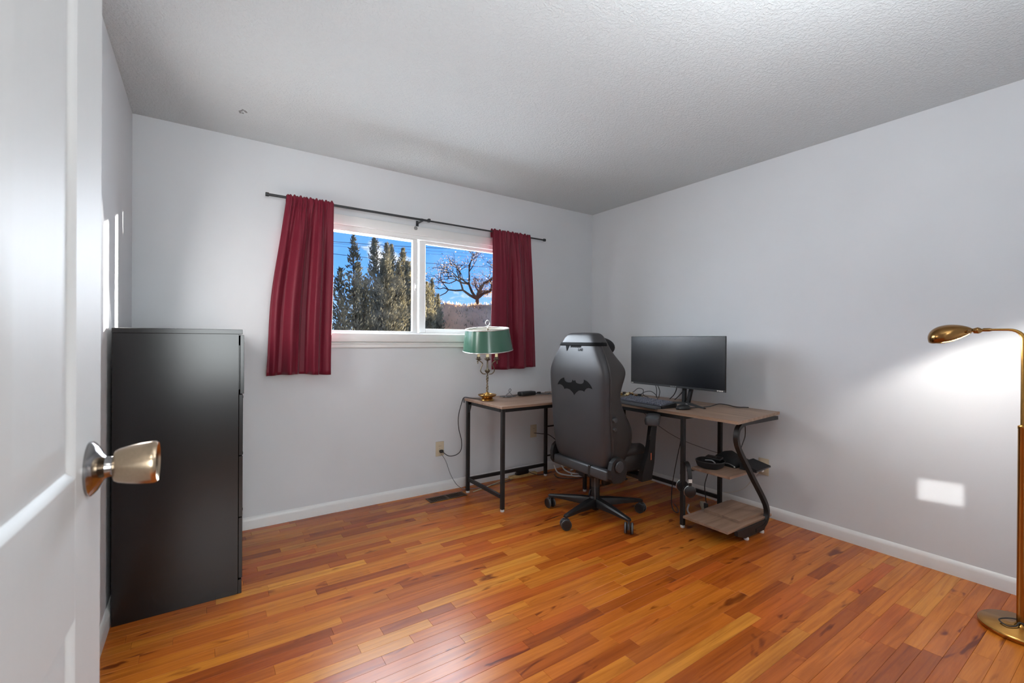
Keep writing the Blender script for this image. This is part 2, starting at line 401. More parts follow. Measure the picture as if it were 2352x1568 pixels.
# ---- baseboards
def baseboard(name, p0, p1, nrm):
    """a straight board with an eased top, thickness along nrm"""
    p0, p1, n_ = Vector((*p0, 0)), Vector((*p1, 0)), Vector((*nrm, 0))
    prof = [(0, 0), (.014, 0), (.014, .052), (.0125, .06), (.009, .067), (.005, .073), (0, .076)]
    return struct(MB().loft([[p + n_*t + Vector((0, 0, z)) for t, z in prof] for p in (p0, p1)]).build(name, m_trim, smooth=True, angle=35))
baseboard('baseboard_back', (XL, Y0), (X0, Y0), (0, -1))
baseboard('baseboard_right', (X0, Y0-.014), (X0, YF), (-1, 0))
baseboard('baseboard_left', (XL, Y0-.014), (XL, YF), (1, 0))
baseboard('baseboard_front', (DX1+.07, YF), (X0, YF), (0, 1))

# ---- window
win = tag(thing('window_1', None, None, (0, 0, 0)), 'white sliding window with two panes between burgundy curtains', kind='structure')
CA = .062
yc0, yc1 = Y0-.016, Y0
for a, b in (((WX0-CA+.02, WZ1-.015), (WX1+CA-.02, WZ1-.015+CA+.004)), ((WX0-CA+.02, WZ0+.012), (WX0+.02, WZ1-.015)), ((WX1-.02, WZ0+.012), (WX1+CA-.02, WZ1-.015))):
    MB().box((a[0], yc0, a[1]), (b[0], yc1, b[1]), .004, 2).build('casing', m_trim, win, smooth=True)
MB().box((WX0-.07, Y0-.030, 1.176), (WX1+.07, Y0+.05, 1.237), .005, 2).build('sill', m_trim, win, smooth=True)
MB().box((WX0-.05, Y0-.013, 1.134), (WX1+.05, Y0, 1.176), .003, 1).box((WX0-.05, Y0-.018, 1.160), (WX1+.05, Y0, 1.170), .002).build('apron', m_trim, win)
fy0, fy1 = Y0+.004, Y0+.132
MB().box((WX0, fy0, WZ1-.042), (WX1, fy1, WZ1)).box((WX0, fy0, WZ0), (WX1, fy1, WZ0+.022)).box((WX0, fy0, WZ0), (WX0+.035, fy1, WZ1)).box((WX1-.035, fy0, WZ0), (WX1, fy1, WZ1)).build('window_frame', m_vinyl, win)
def sash(x0, x1, z0, z1, ya, yb, st, name='sash'):
    s = MB()
    (l_, r_, b_, t_) = st
    s.box((x0, ya, z0), (x0+l_, yb, z1), .003).box((x1-r_, ya, z0), (x1, yb, z1), .003).box((x0+l_, ya, z0), (x1-r_, yb, z0+b_), .002).box((x0+l_, ya, z1-t_), (x1-r_, yb, z1), .002)
    so = s.build(name, m_vinyl, win)
    ym = (ya+yb)/2
    MB().box((x0+l_-.004, ym-.003, z0+b_-.004), (x1-r_+.004, ym+.003, z1-t_+.004)).build('pane', m_glass, so)
    return so
sl = sash(WX0+.035, 1.366, WZ0+.022, WZ1-.042, Y0+.012, Y0+.042, (.03, .04, .010, .010))
sr = sash(1.392, WX1-.035, WZ0+.022, WZ1-.042, Y0+.046, Y0+.076, (.055, .03, .034, .020))
MB().box((1.340, Y0+.002, 1.565), (1.356, Y0+.014, 1.625), .004, 2).box((1.343, Y0-.010, 1.585), (1.353, Y0+.004, 1.612), .003, 2).build('latch', m_vinyl, sl, smooth=True)
MB().lathe([(0, 0), (.012, 0), (.014, .008), (.010, .014), (0, .015)], 14, T(1.335, Y0-.016, 2.038)@RX(pi/2)).build('catch', m_grey, win, smooth=True)

# ---- door
HX, HY, DW = -.1506, .0745, .80
dang = radians(90-2.2)
door = tag(thing('door_1', None, None, (HX, HY, .008), dang), 'white six panel door standing open at the left', kind='structure')
DH, DT = 2.03, .035
xs = [(.0, .129), (.364, .436), (.671, DW)]
zs = [(0, .215), (.846, 1.015), (1.66, 1.76), (1.925, DH)]
for a, b in xs: MB().box((a, 0, 0), (b, DT, DH), .0012).build('stile', m_door, door)
for a, b in zs:
    for (p, q) in ((xs[0][1], xs[1][0]), (xs[1][1], xs[2][0])): MB().box((p, 0, a), (q, DT, b)).build('rail', m_door, door)
for (z0, z1) in ((zs[0][1], zs[1][0]), (zs[1][1], zs[2][0]), (zs[2][1], zs[3][0])):
    for (x0, x1) in ((xs[0][1], xs[1][0]), (xs[1][1], xs[2][0])):
        def ring(i, y_): return [(x0+i, y_, z0+i), (x1-i, y_, z0+i), (x1-i, y_, z1-i), (x0+i, y_, z1-i)]
        MB().loft([ring(0, DT), ring(0, 0), ring(.003, .0012), ring(.007, .0045), ring(.010, .0065), ring(.013, .0068), ring(.016, .0064), ring(.043, .0015), ring(.046, .0008), ring(.05, .0008)]).build('panel', m_door, door, smooth=True, angle=25)
KM = T(DW-.064, 0, 1.0112)@RX(pi/2)
kb = MB().lathe([(.0118, .012), (.0118, .024), (.020, .026), (.0225, .030), (.0252, .040), (.0275, .052), (.029, .066), (.0287, .070), (.0268, .0725), (.0235, .069), (.012, .066), (0, .066)], 40, KM).build('knob', m_knob, door, smooth=True, angle=35)
MB().lathe([(0, 0), (.0355, 0), (.0358, .003), (.033, .006), (.029, .009), (.018, .0145), (.0145, .017), (.0132, .022), (.0132, .025), (.0118, .025)], 40, KM).build('knob_rose', m_chrome, kb, smooth=True, angle=30)
for z in (.2, 1.0, 1.8): MB().tube([(-.004, -.006, z), (-.004, -.006, z+.09)], .006, 10).build('hinge', m_brass, door, smooth=True)
dj = tag(thing('trim_1', None, None), kind='structure')
for a, b in (((DX0, YF-.13, 0), (DX0+.018, YF+.006, DZ)), ((DX1-.018, YF-.13, 0), (DX1, YF+.006, DZ)), ((DX0, YF-.13, DZ-.018), (DX1, YF+.006, DZ))): MB().box(a, b).build('jamb', m_trim, dj)
for a, b in (((DX1-.006, YF, 0), (DX1+.058, YF+.015, DZ+.058)), ((DX0-.006, YF, DZ-.006), (DX1-.006, YF+.015, DZ+.058))): MB().box(a, b, .003).build('casing', m_trim, dj)

# ================================================================ CURTAINS
rod_y, rod_z = 3.190, 2.0915
rod = thing('curtain_rod', 'thin dark grey curtain rod above the window', 'curtain rod', (0, 0, 0))
MB().tube([(.335, rod_y, rod_z), (1.42, rod_y, rod_z)], .0085, 12).build('rod_tube', m_rod, rod, smooth=True)
MB().tube([(1.40, rod_y, rod_z), (2.525, rod_y, rod_z)], .0068, 12).build('rod_tube', m_rod, rod, smooth=True)
for x, s in ((.332, -1), (2.528, 1)): MB().tube([(x-.009, rod_y, rod_z), (x+.009, rod_y, rod_z)], .0125, 14).build('end_cap', m_rod, rod, smooth=True)
for x in (.462, 1.355, 2.33):
    bz = MB().box((x-.009, rod_y-.012, rod_z-.014), (x+.009, Y0, rod_z-.0085), .001).box((x-.010, Y0-.006, rod_z-.065), (x+.010, Y0, rod_z+.008), .001).box((x-.009, rod_y-.014, rod_z-.014), (x+.009, rod_y-.010, rod_z+.006))
    bz.build('bracket', m_rod, rod)
MB().box((1.405, rod_y-.012, rod_z-.010), (1.425, rod_y+.012, rod_z+.016), .003).build('collar', m_rod, rod)

def curtain(label, tx0, tx1, bx0, bx1, zb, folds, seed, flat):
    R_ = random.Random(seed)
    nu, nv = 150, 44
    ph = [R_.uniform(0, 2*pi) for _ in range(6)]
    def foldf(u, v):
        # v 0 at the pocket, 1 at the hem
        k = 0
        while folds[k+1][0] < u - 1e-9 and k < len(folds)-2: k += 1
        (u0, a0), (u1, a1) = folds[k], folds[k+1]
        t = (u-u0)/(u1-u0); t = t*t*(3-2*t); g = a0+(a1-a0)*t
        g += .10*sin(2*pi*(3.3*u+.25*v)+ph[3]) + .06*sin(2*pi*(6.1*u-.2*v)+ph[4])
        fine = .30*sin(2*pi*9*u+ph[0]) + .22*sin(2*pi*14*u+ph[1]) + .15*sin(2*pi*21*u+ph[2])
        w_ = math.exp(-v*8)
        return g*(1-math.exp(-v*7))*.038*(.75+.35*v) + fine*w_*.020*(1-flat(u))
    def X(u, v):
        sm = min(1, v*1.1); sm = sm*(2-sm)*.55 + v*.45
        a, b = tx0+(bx0-tx0)*sm, tx1+(bx1-tx1)*sm
        return a+(b-a)*u + .004*sin(9*v+ph[3])*(1-u) + .003*sin(7*v+ph[4])*u
    ztop, rows_ = 2.104, []
    # front sheet from the hem up to the header, over the rod and down the back of the pocket
    for j in range(nv+1):
        v = 1 - j/nv
        z_ = zb + (rod_z-.02-zb)*(1-v)
        rows_.append([(X(i/nu, v), rod_y - .016 + .004*v - max(-.03, foldf(i/nu, v)), z_ + (.006*sin(5*(i/nu)+ph[5]) if v == 1 else 0)) for i in range(nu+1)])
    for (yy, zz) in ((-.0165, -.004), (-.0145, .009), (-.010, .017), (0, .021), (.010, .016), (.0145, .004), (.0155, -.02), (.015, -.045)):
        rows_.append([(X(i/nu, 0), rod_y + yy - .35*foldf(i/nu, 0)*(1 if yy < 0 else -.4), rod_z + zz + (.004*sin(2*pi*9*i/nu+ph[0]) + .004*sin(2*pi*15*i/nu+ph[2]))*(1 if zz > .01 else .2)) for i in range(nu+1)])
    m_ = MB(); m_.loft(rows_, close=False, cap=False)
    o = m_.build('curtain', m_curtain, smooth=True, angle=80)
    md = o.modifiers.new('thickness', 'SOLIDIFY'); md.thickness = .0016; md.offset = 0
    return tag(o, label, 'curtain', 'burgundy curtains at the window')
curtain('burgundy curtain left of the window, gathered on the rod', .440, .728, .330, .714, .962,
        [(0, -1.0), (.10, -.25), (.20, -.75), (.34, 1.0), (.44, .3), (.54, -1.25), (.61, -.5), (.70, 1.0), (.77, .75), (.815, -.35), (.88, -.1), (1, .05)], 5, lambda u: max(0, min(1, (u-.80)/.12))*.8)
curtain('burgundy curtain right of the window, behind the green lamp', 1.974, 2.360, 1.965, 2.446, .953,
        [(0, .1), (.15, .3), (.30, .4), (.40, -.6), (.47, -1.1), (.56, .7), (.63, 1.0), (.72, -.1), (.83, -.9), (.91, -.4), (1, -.7)], 9, lambda u: max(0, min(1, (.30-u)/.15))*.7)

# ================================================================ DRESSER
dr = thing('dresser', 'tall black-brown chest of drawers in the corner behind the door', 'dresser')
dy0, dy1 = 2.467, 3.255
cb = MB().box((-.305, dy0, .0), (.143, dy0+.018, 1.214), .0008).box((-.305, dy1-.018, 0), (.143, dy1, 1.214), .0008)
cb.box((-.305, dy0+.018, .0), (-.299, dy1-.018, 1.214)).box((-.299, dy0+.018, .06), (.138, dy1-.018, .075)).box((.10, dy0+.018, 0), (.138, dy1-.018, .06))
cb.build('carcass', m_dresser, dr)
MB().box((-.306, dy0-.002, 1.214), (.158, dy1+.001, 1.2355), .0012).build('top', m_dresser, dr)
MB().box((.143, dy0, 0), (.158, dy1, .066), .001).build('plinth', m_dresser, dr)
zr = [.070, .3565, .645, .933, 1.211]
for i in range(4):
    out = .004 if i == 3 else 0
    d = MB().box((.1445+out, dy0+.001, zr[i]+.002), (.1605+out, dy1-.001, zr[i+1]-.002), .0012)
    d.box((-.25, dy0+.035, zr[i]+.02), (.145+out, dy0+.047, zr[i+1]-.05)).box((-.25, dy1-.047, zr[i]+.02), (.145+out, dy1-.035, zr[i+1]-.05)).box((-.25, dy0+.047, zr[i]+.02), (.145+out, dy1-.047, zr[i]+.032)).box((-.25, dy0+.047, zr[i]+.032), (-.238, dy1-.047, zr[i+1]-.05))
    do = d.build('drawer', m_dresser, dr)
    for yk in (2.70, 3.02):
        MB().lathe([(.0045, 0), (.0045, .006), (.009, .009), (.0095, .013), (.007, .016), (0, .017)], 12, T(.1605+out, yk, zr[i+1]-.038)@RY(pi/2)).build('knob', m_plastic, do, smooth=True)

# ================================================================ DESK
desk = thing('corner_desk', 'L-shaped corner desk with grey-brown tops on a black metal frame', 'desk')
ZT = .735; TT = .018
MB().box((1.705, 2.610, ZT-TT), (2.533, 3.150, ZT), .0015).build('worktop', m_desk2, desk)
MB().prism([(2.535, -1.407), (3.135, -1.462), (3.135, -3.180), (2.535, -3.180)], ZT-TT, ZT, Matrix(((1, 0, 0, 0), (0, 0, -1, 0), (0, 1, 0, 0), (0, 0, 0, 1)))).build('worktop', m_desk, desk)
LW = .0125
def leg(x, y, z0=.016, z1=ZT-TT-.0005):
    o = MB().box((x-LW, y-LW, z0), (x+LW, y+LW, z1), .0015).build('leg', m_black, desk)
    MB().lathe([(0, 0), (.013, 0), (.0145, .004), (.0135, .013), (.008, .0165), (0, .0165)], 12, T(x, y, 0)).build('foot', m_white, o, smooth=True)
for x, y in ((1.722, 3.118), (1.731, 2.637), (2.512, 3.135), (2.512, 2.637), (2.552, 1.778), (2.552, 2.600), (3.0, 1.795), (2.985, 2.662), (3.10, 3.150)): leg(x, y)
def rail(a, b, w=.010, h=.0125):
    a, b = Vector(a), Vector(b)
    if abs(a.x-b.x) > abs(a.y-b.y): MB().box((a.x, a.y-w, a.z-h), (b.x, a.y+w, a.z+h), .001).build('rail', m_black, desk)
    else: MB().box((a.x-w, a.y, a.z-h), (a.x+w, b.y, a.z+h), .001).build('rail', m_black, desk)
zr_ = ZT-TT-.0130
rail((1.726, 2.652, zr_), (1.726, 3.104, zr_)); rail((1.746, 2.637, zr_), (2.498, 2.637, zr_)); rail((1.738, 3.126, zr_), (2.498, 3.126, zr_))
rail((2.552, 1.792, zr_), (2.552, 2.586, zr_)); rail((3.0, 1.809, zr_), (3.0, 2.648, zr_)); rail((2.566, 1.786, zr_), (2.986, 1.786, zr_))
rail((1.726, 2.652, .104), (1.726, 3.104, .104)); rail((1.738, 3.126, .103), (2.498, 3.130, .103)); rail((3.0, 1.809, .101), (3.0, 2.648, .101))
rail((2.526, 3.142, .432), (3.086, 3.142, .432), .005, .006); rail((2.526, 3.142, .172), (3.086, 3.142, .172), .005, .006)
MB().prism([(3.104, ZT-.020), (3.104, .628), (3.085, .640), (3.052, ZT-.020)], 1.716, 1.722, Matrix(((0, 1, 0, 0), (1, 0, 0, 0), (0, 0, 1, 0), (0, 0, 0, 1)))).build('gusset', m_black, desk)
# curved end frame
def sweep_xz(pts, y0, y1, th):
    P = [Vector((p[0], 0, p[1])) for p in pts]; rings = []
    for i, p in enumerate(P):
        t = (P[min(i+1, len(P)-1)]-P[max(i-1, 0)]).normalized(); n_ = Vector((-t.z, 0, t.x))*th/2
        rings.append([(p.x+n_.x, y0, p.z+n_.z), (p.x+n_.x, y1, p.z+n_.z), (p.x-n_.x, y1, p.z-n_.z), (p.x-n_.x, y0, p.z-n_.z)])
    return MB().loft(rings)
sp = [(3.06, .7055), (2.90, .7055), (2.72, .7055)] 
cv = [(p.x, p.z) for p in spline([(2.72, 0, .7055), (2.655, 0, .702), (2.610, 0, .680), (2.592, 0, .636), (2.604, 0, .585), (2.640, 0, .530), (2.712, 0, .444), (2.785, 0, .354), (2.850, 0, .278), (2.910, 0, .205), (2.944, 0, .152), (2.951, 0, .104), (2.930, 0, .066), (2.885, 0, .044), (2.80, 0, .040)], 5)]
sweep_xz(sp[:2]+cv, 1.436, 1.464, .022).build('curved_leg', m_black, desk, smooth=True, angle=50)
MB().prism([(2.600, .076), (2.600, .048), (2.680, .020), (2.905, .020), (2.925, .05), (2.925, .076)], 1.440, 1.462).build('end_plate', m_black, desk)
for x in (2.715, 2.895): MB().lathe([(0, 0), (.013, 0), (.0145, .004), (.0135, .013), (.008, .020), (0, .0205)], 12, T(x, 1.452, 0)).build('foot', m_white, desk, smooth=True)
MB().box((2.512, 1.452, .0765), (3.020, 1.748, .0915), .0012).build('shelf', m_desk2, desk)
MB().box((2.622, 1.505, .363), (3.040, 1.765, .379), .0012).build('shelf', m_desk2, desk)
MB().box((2.60, 1.765, .350), (3.0, 1.783, .3625)).build('shelf_rail', m_black, desk)
lb = MB().box((2.690, 1.482, .092), (3.012, 1.716, .108), .0012).build('loose_board', m_desk2)
tag(lb, 'loose grey-brown board lying on the lowest shelf of the desk', 'board')

# ================================================================ OFFICE CHAIR   (faces +x; origin on the floor under the column)
ch = thing('gaming_chair', 'dark grey high-backed swivel chair with a black bat emblem, seen from behind', 'chair', (2.226, 2.232, 0), radians(-1.5))
def leg_dir(a): return Vector((cos(a), sin(a), 0))
hub = MB().lathe([(0, .045), (.026, .045), (.030, .06), (.045, .072), (.045, .118), (.036, .128), (.031, .135), (0, .135)], 24).build('base_hub', m_plastic, ch, smooth=True)
for k in range(5):
    a = radians(49+72*k); D = leg_dir(a); S_ = Vector((-D.y, D.x, 0))
    rings = []
    for t, w, z0, z1 in ((.03, .030, .070, .124), (.10, .027, .074, .121), (.20, .021, .078, .111), (.29, .017, .079, .100), (.335, .014, .078, .094), (.342, .010, .080, .090)):
        c = D*t
        rings.append([(c+S_*w*s_+Vector((0, 0, z_)))[:] for s_, z_ in ((-1, z0), (1, z0), (1, z0+(z1-z0)*.7), (.7, z1), (-.7, z1), (-1, z0+(z1-z0)*.7))])
    lg = MB().loft(rings).build('base_leg', m_plastic, ch, smooth=True, angle=30)
    c = D*.330
    ca = radians(20+67*k)
    cs = MB().tube([(c.x, c.y, .056), (c.x, c.y, .086)], .008, 10)
    Mw = T(c.x, c.y, .0345)@RZ(ca)@Matrix.Scale(1.13, 4)
    cs.box((-.010, -.006, -.004), (.030, .006, .026), .004, 1, Mw)
    co = cs.build('caster', m_plastic_g, ch, smooth=True)
    for s_ in (-1, 1):
        w_ = MB().lathe([(0, 0), (.012, 0), (.027, .003), (.030, .006), (.030, .014), (.028, .017), (0, .017)], 22, Mw@T(.0, s_*.007 if s_ > 0 else s_*.007, 0)@RX(-pi/2*s_)).build('wheel', m_plastic, co, smooth=True, angle=35)
        MB().lathe([(.0245, .0172), (.0265, .0160), (.0295, .0145), (.0303, .0120), (.0303, .0100), (.0295, .0095)], 22, Mw@T(0, s_*.007, 0)@RX(-pi/2*s_)).build('wheel_rim', m_grey, co, smooth=True)
MB().lathe([(.029, .12), (.029, .215), (.025, .222), (.0245, .225), (0, .225)], 20).lathe([(.0125, .22), (.0125, .31)], 16).build('gas_lift', m_plastic, ch, smooth=True)
MB().lathe([(.030, .20), (.031, .245), (.034, .25), (.034, .29), (0, .29)], 20).build('lift_cover', m_plastic_g, ch, smooth=True)
mech = MB().box((-.11, -.085, .285), (.15, .085, .335), .012, 2)
mech.box((-.13, -.03, .285), (-.09, .03, .325), .006).build('tilt_mechanism', m_plastic, ch, smooth=True)
MB().tube([(.02, -.02, .31), (.02, -.21, .305)], .006, 8).box((0, -.25, .300), (.045, -.20, .312), .004, 2).build('height_lever', m_plastic, ch, smooth=True)
MB().box((.01, -.075, .215), (.085, -.035, .29), .018, 3).build('tension_knob', m_plastic, ch, smooth=True)
# seat
def rounded_ring(w, x0, x1, z, r=.06, n=5):
    pts = []
    for cx, cy, a0 in ((x1-r, w-r, 0), (x0+r, w-r, pi/2), (x0+r, -w+r, pi), (x1-r, -w+r, 1.5*pi)):
        for k in range(n+1):
            a = a0 + pi/2*k/n; pts.append((cx+r*cos(a), cy+r*sin(a), z))
    return pts
st = MB().loft([rounded_ring(.215, -.10, .285, .335, .1), rounded_ring(.235, -.115, .305, .350, .1), rounded_ring(.242, -.12, .315, .40, .1), rounded_ring(.238, -.115, .312, .445, .1), rounded_ring(.218, -.10, .295, .470, .1), rounded_ring(.17, -.08, .27, .478, .09)]).build('seat', m_leather2, ch, smooth=True)
for s_ in (-1, 1):
    MB().tube(spline([(-.08, s_*.205, .462), (.06, s_*.208, .474), (.17, s_*.205, .472), (.26, s_*.185, .455)], 5), [.02+.022*min(1, min(i, 15-i)/3) for i in range(16)], 12).build('seat_bolster', m_leather2, ch, smooth=True)
# rear beam with its covers
MB().box((-.158, -.268, .322), (-.108, .262, .388), .012, 3).build('rear_beam', m_plastic_g, ch, smooth=True)
MB().box((-.1605, -.118, .318), (-.106, -.096, .391), .003).build('beam_joint', m_plastic, ch)
for s_ in (-1, 1):
    pl = [(-.135, .318), (-.155, .345), (-.158, .40), (-.145, .445), (-.11, .470), (-.07, .470), (-.03, .44), (-.015, .39), (-.03, .33), (-.07, .312)]
    MB().prism(pl, s_*.272, s_*.302).build('recline_cover', m_plastic, ch)
    MB().lathe([(0, 0), (.034, 0), (.036, .004), (.032, .010), (0, .012)], 24, T(-.09, s_*.302, .415)@RX(-pi/2*s_)).build('recline_cap', m_plastic_g, ch, smooth=True)
# back shell
secs = [  # z, rear x, half width, centre thickness, bolster reach
    (.372, -.122, .215, .06, .02), (.385, -.138, .250, .085, .06), (.45, -.150, .270, .10, .115), (.54, -.160, .276, .105, .150), (.62, -.168, .278, .105, .155), (.70, -.175, .279, .10, .115),
    (.78, -.180, .281, .095, .07), (.86, -.184, .285, .09, .06), (.93, -.188, .289, .09, .095), (.985, -.190, .287, .09, .125), (1.03, -.188, .274, .09, .115), (1.09, -.181, .241, .09, .065),
    (1.14, -.173, .206, .09, .035), (1.19, -.163, .176, .088, .022), (1.222, -.153, .156, .080, .014), (1.240, -.142, .136, .065, .008), (1.248, -.128, .106, .042, .002)]
BY = .016
rings = []
for z, rx, w, d, b in secs:
    h_ = [(0, rx), (.45*w, rx), (.78*w, rx+.002), (.90*w, rx+.008), (.97*w, rx+.024), (w, rx+.05), (w, rx+d*.9+b*.35), (.985*w, rx+d+b*.8), (.93*w, rx+d+b), (.84*w, rx+d+b*.92), (.73*w, rx+d+b*.45), (.6*w, rx+d+b*.06), (.35*w, rx+d), (0, rx+d)]
    rings.append([(x_, y_+BY, z) for y_, x_ in h_] + [(x_, -y_+BY, z) for y_, x_ in h_[-2:0:-1]])
bk = MB().loft(rings).build('backrest', m_leather, ch, smooth=True, angle=70)
md = bk.modifiers.new('smooth', 'SUBSURF'); md.levels = 1; md.render_levels = 2
# darker side panels of the shell
for s_ in (-1, 1):
    rr = []
    for z, rx, w, d, b in secs[1:14]:
        rr.append([(rx+.046, s_*(w+.0012)+BY, z), (rx+d*.9+b*.35, s_*(w+.0012)+BY, z), (rx+d+b*.82, s_*(.985*w+.0022)+BY, z), (rx+d+b+.0018, s_*(.92*w)+BY, z)])
    o = MB().loft(rr, close=False, cap=False).build('side_panel', m_leather2, ch, smooth=True, angle=70)
    md = o.modifiers.new('smooth', 'SUBSURF'); md.levels = 1; md.render_levels = 2
    md = o.modifiers.new('thickness', 'SOLIDIFY'); md.thickness = .003
for z_, r_ in ((.700, .017), (.640, .012)):
    MB().lathe([(0, 0), (r_, 0), (r_*1.05, .010), (r_*.9, .018), (0, .020)], 18, T(-.098, -.2635, z_)@RX(pi/2)).build('lumbar_knob', m_plastic_g, ch, smooth=True)
def rear_x(z):
    for (a, b) in zip(secs, secs[1:]):
        if a[0] <= z <= b[0]: return a[1] + (b[1]-a[1])*(z-a[0])/(b[0]-a[0])
# head cushion and its strap
MB().ball((.012, BY-.01, 1.150), 1, 20, 14, (.055, .160, .070)).build('head_cushion', m_fabric, ch, smooth=True)
sr_ = []
for z in (1.160, 1.164, 1.178, 1.182):
    rx = rear_x(z); w = .1955 - (z-1.16)*.62; e = .0015 if z in (1.160, 1.182) else .0045
    h_ = [(0, rx-e), (.5*w, rx-e), (.80*w, rx-e+.002), (.92*w, rx-e+.010), (.985*w+e, rx+.026), (w+e*1.2, rx+.055), (w+e*1.2, rx+.085), (.96*w, rx+.108), (.7*w, rx+.118)]
    sr_.append([(x_, y_+BY, z) for y_, x_ in h_[::-1]] + [(x_, -y_+BY, z) for y_, x_ in h_[1:]])
MB().loft(sr_, close=False, cap=False).build('strap', m_emblem, ch, smooth=True)
# bat emblem on the rear of the shell (drawn in y/z, thin print)
bat = [(-.158, .000), (-.150, .018), (-.138, .034), (-.122, .050), (-.104, .060), (-.090, .064), (-.090, .050), (-.084, .038), (-.070, .030), (-.050, .028), (-.032, .030), (-.020, .034), (-.016, .042), (-.012, .054), (-.006, .048), (0, .047)]
bat_low = [(-.146, .004), (-.130, .006), (-.112, .000), (-.098, -.012), (-.090, -.028), (-.076, -.022), (-.058, -.022), (-.040, -.026), (-.024, -.038), (-.010, -.050), (0, -.066)]
outl = bat + [(-a, b) for a, b in bat[-2::-1]] + [(-a, b) for a, b in bat_low] [0:] + [(a, b) for a, b in bat_low[-2::-1]]
def print_on_back(name, poly, cy, cz, parent):
    m2 = MB()
    m2.prism([(-a_, cz+q) for a_, q in poly], 0, .0008, Matrix(((0, 1, 0, 0), (1, 0, 0, cy), (0, 0, 1, 0), (0, 0, 0, 1))))
    bmesh.ops.triangulate(m2.bm, faces=[f for f in m2.bm.faces if len(f.verts) > 4])
    for v in m2.bm.verts: v.co.x += rear_x(v.co.z) - .0022
    return m2.build(name, m_emblem, parent)
print_on_back('emblem', [(a_*1.10, q*.84) for a_, q in outl], .012, .888, ch)
print_on_back('print_mark', [(-.024, .014), (.024, .014), (.016, .006), (.006, -.016), (.0, -.028), (-.008, -.012), (-.016, .006)], .100, 1.150, ch)
for a, w in ((.058, .010), (.036, .009), (.016, .010), (-.006, .009), (-.026, .010)):
    print_on_back('print_mark', [(-w, .006), (w, .006), (w, -.002), (w*.4, -.006), (0, -.002), (-w*.5, -.007), (-w, -.003)], a, 1.154, ch)
ft = bpy.data.curves.new('lettering', 'FONT'); ft.body = 'LAB'; ft.size = .026; ft.align_x = 'CENTER'; ft.extrude = .0004; ft.materials.append(m_emblem)
tmp_o = bpy.data.objects.new('text_source', ft); fo = link(bpy.data.objects.new('lettering', bpy.data.meshes.new_from_object(tmp_o)), ch); bpy.data.objects.remove(tmp_o); fo.location = (rear_x(1.13)-.0030, -.035, 1.126); fo.rotation_euler = (radians(80), 0, radians(-90))
# armrests
for s_ in (-1, 1):
    A = thing_part = None
    post = MB()
    rings = []
    for t, x_, wx, wy in ((.295, .15, .046, .016), (.33, .15, .048, .018), (.40, .17, .045, .018), (.46, .188, .034, .017), (.52, .198, .028, .016), (.60, .210, .026, .015), (.655, .218, .026, .015)):
        c = Vector((x_, s_*.302, t)); rings.append([(c.x-wx, c.y-wy, t), (c.x+wx, c.y-wy, t), (c.x+wx, c.y+wy, t), (c.x-wx, c.y+wy, t)])
    post.loft(rings).box((.11, s_*.05, .300), (.19, s_*.300, .322), .004)
    po_ = post.build('arm_post', m_plastic, ch, smooth=True, angle=35)
    MB().loft([[(p[0], p[1], p[2]) for p in rounded_ring(wd, x0_, x1_, z_, .030)] for wd, x0_, x1_, z_ in ((.030, -.08, .09, .640), (.043, -.105, .115, .650), (.046, -.11, .12, .674), (.043, -.106, .116, .692), (.033, -.095, .105, .698))]).build('arm_pad', m_plastic_g, ch, smooth=True, loc=(.218, s_*.302, .010), rz=radians(36 if s_ < 0 else -20))
    MB().tube([(.182, s_*.302-.02, .640), (.164, s_*.302-.022, .585)], .003, 6).box((.156, s_*.302-.028, .560), (.170, s_*.302-.016, .588), .003).build('arm_lever', m_plastic, po_)
    MB().box((.180, s_*.302-.0185*1, .425), (.188, s_*.302+.0185, .470)).build('orange_sticker', mat('orange_tag', srgb(186, 92, 58), .5), po_)
MB().tube([(-.030, -.020, .335), (-.034, -.030, .26), (-.036, -.034, .18), (-.036, -.036, .125)], .0022, 6).build('tag_cord', m_grey, ch, smooth=True)
MB().box((-.050, -.045, .300), (-.046, -.010, .318)).build('care_tag', m_grey, ch)

# ================================================================ MONITOR
mo = thing('monitor', 'ultrawide black monitor standing on the desk by the right wall', 'monitor', (2.87, 2.083, ZT))
hz0, hz1 = .118, .495
MB().box((0, -.4025, hz0), (.010, .4025, hz1), .002).box((.010, -.30, hz0+.05), (.040, .30, hz1-.06), .012, 2).build('housing', m_plastic, mo, smooth=True)
MB().box((-.0012, -.3985, hz0+.016), (.0005, .3985, hz1-.004)).build('screen', m_screen, mo)
ch_ = MB().box((-.003, -.402, hz0+.001), (.001, .402, hz0+.014), .001)
co_ = ch_.build('chin', m_plastic_g, mo)
for y_, w_ in ((-.365, .022), (.385, .012), (-.0, .025)):
    for k in range(3): MB().box((-.0042, y_-w_+w_*.72*k, hz0+.004), (-.0030, y_-w_+w_*.72*k+w_*.56, hz0+.0115)).build('badge', m_white if y_ else m_grey, mo)
MB().prism([(-.012, .012), (.012, .012), (.016, .13), (.036, .20), (.012, .20), (-.004, .13)], .0, .024, T(.045, -.070, 0)).build('stand_neck', m_plastic, mo)
MB().prism([(-.012, .012), (.012, .012), (.016, .13), (.036, .20), (.012, .20), (-.004, .13)], -.024, 0, Matrix(((1, 0, 0, .045), (0, 1, -.22, -.076), (0, 0, 1, 0), (0, 0, 0, 1)))).build('stand_neck', m_plastic, mo)
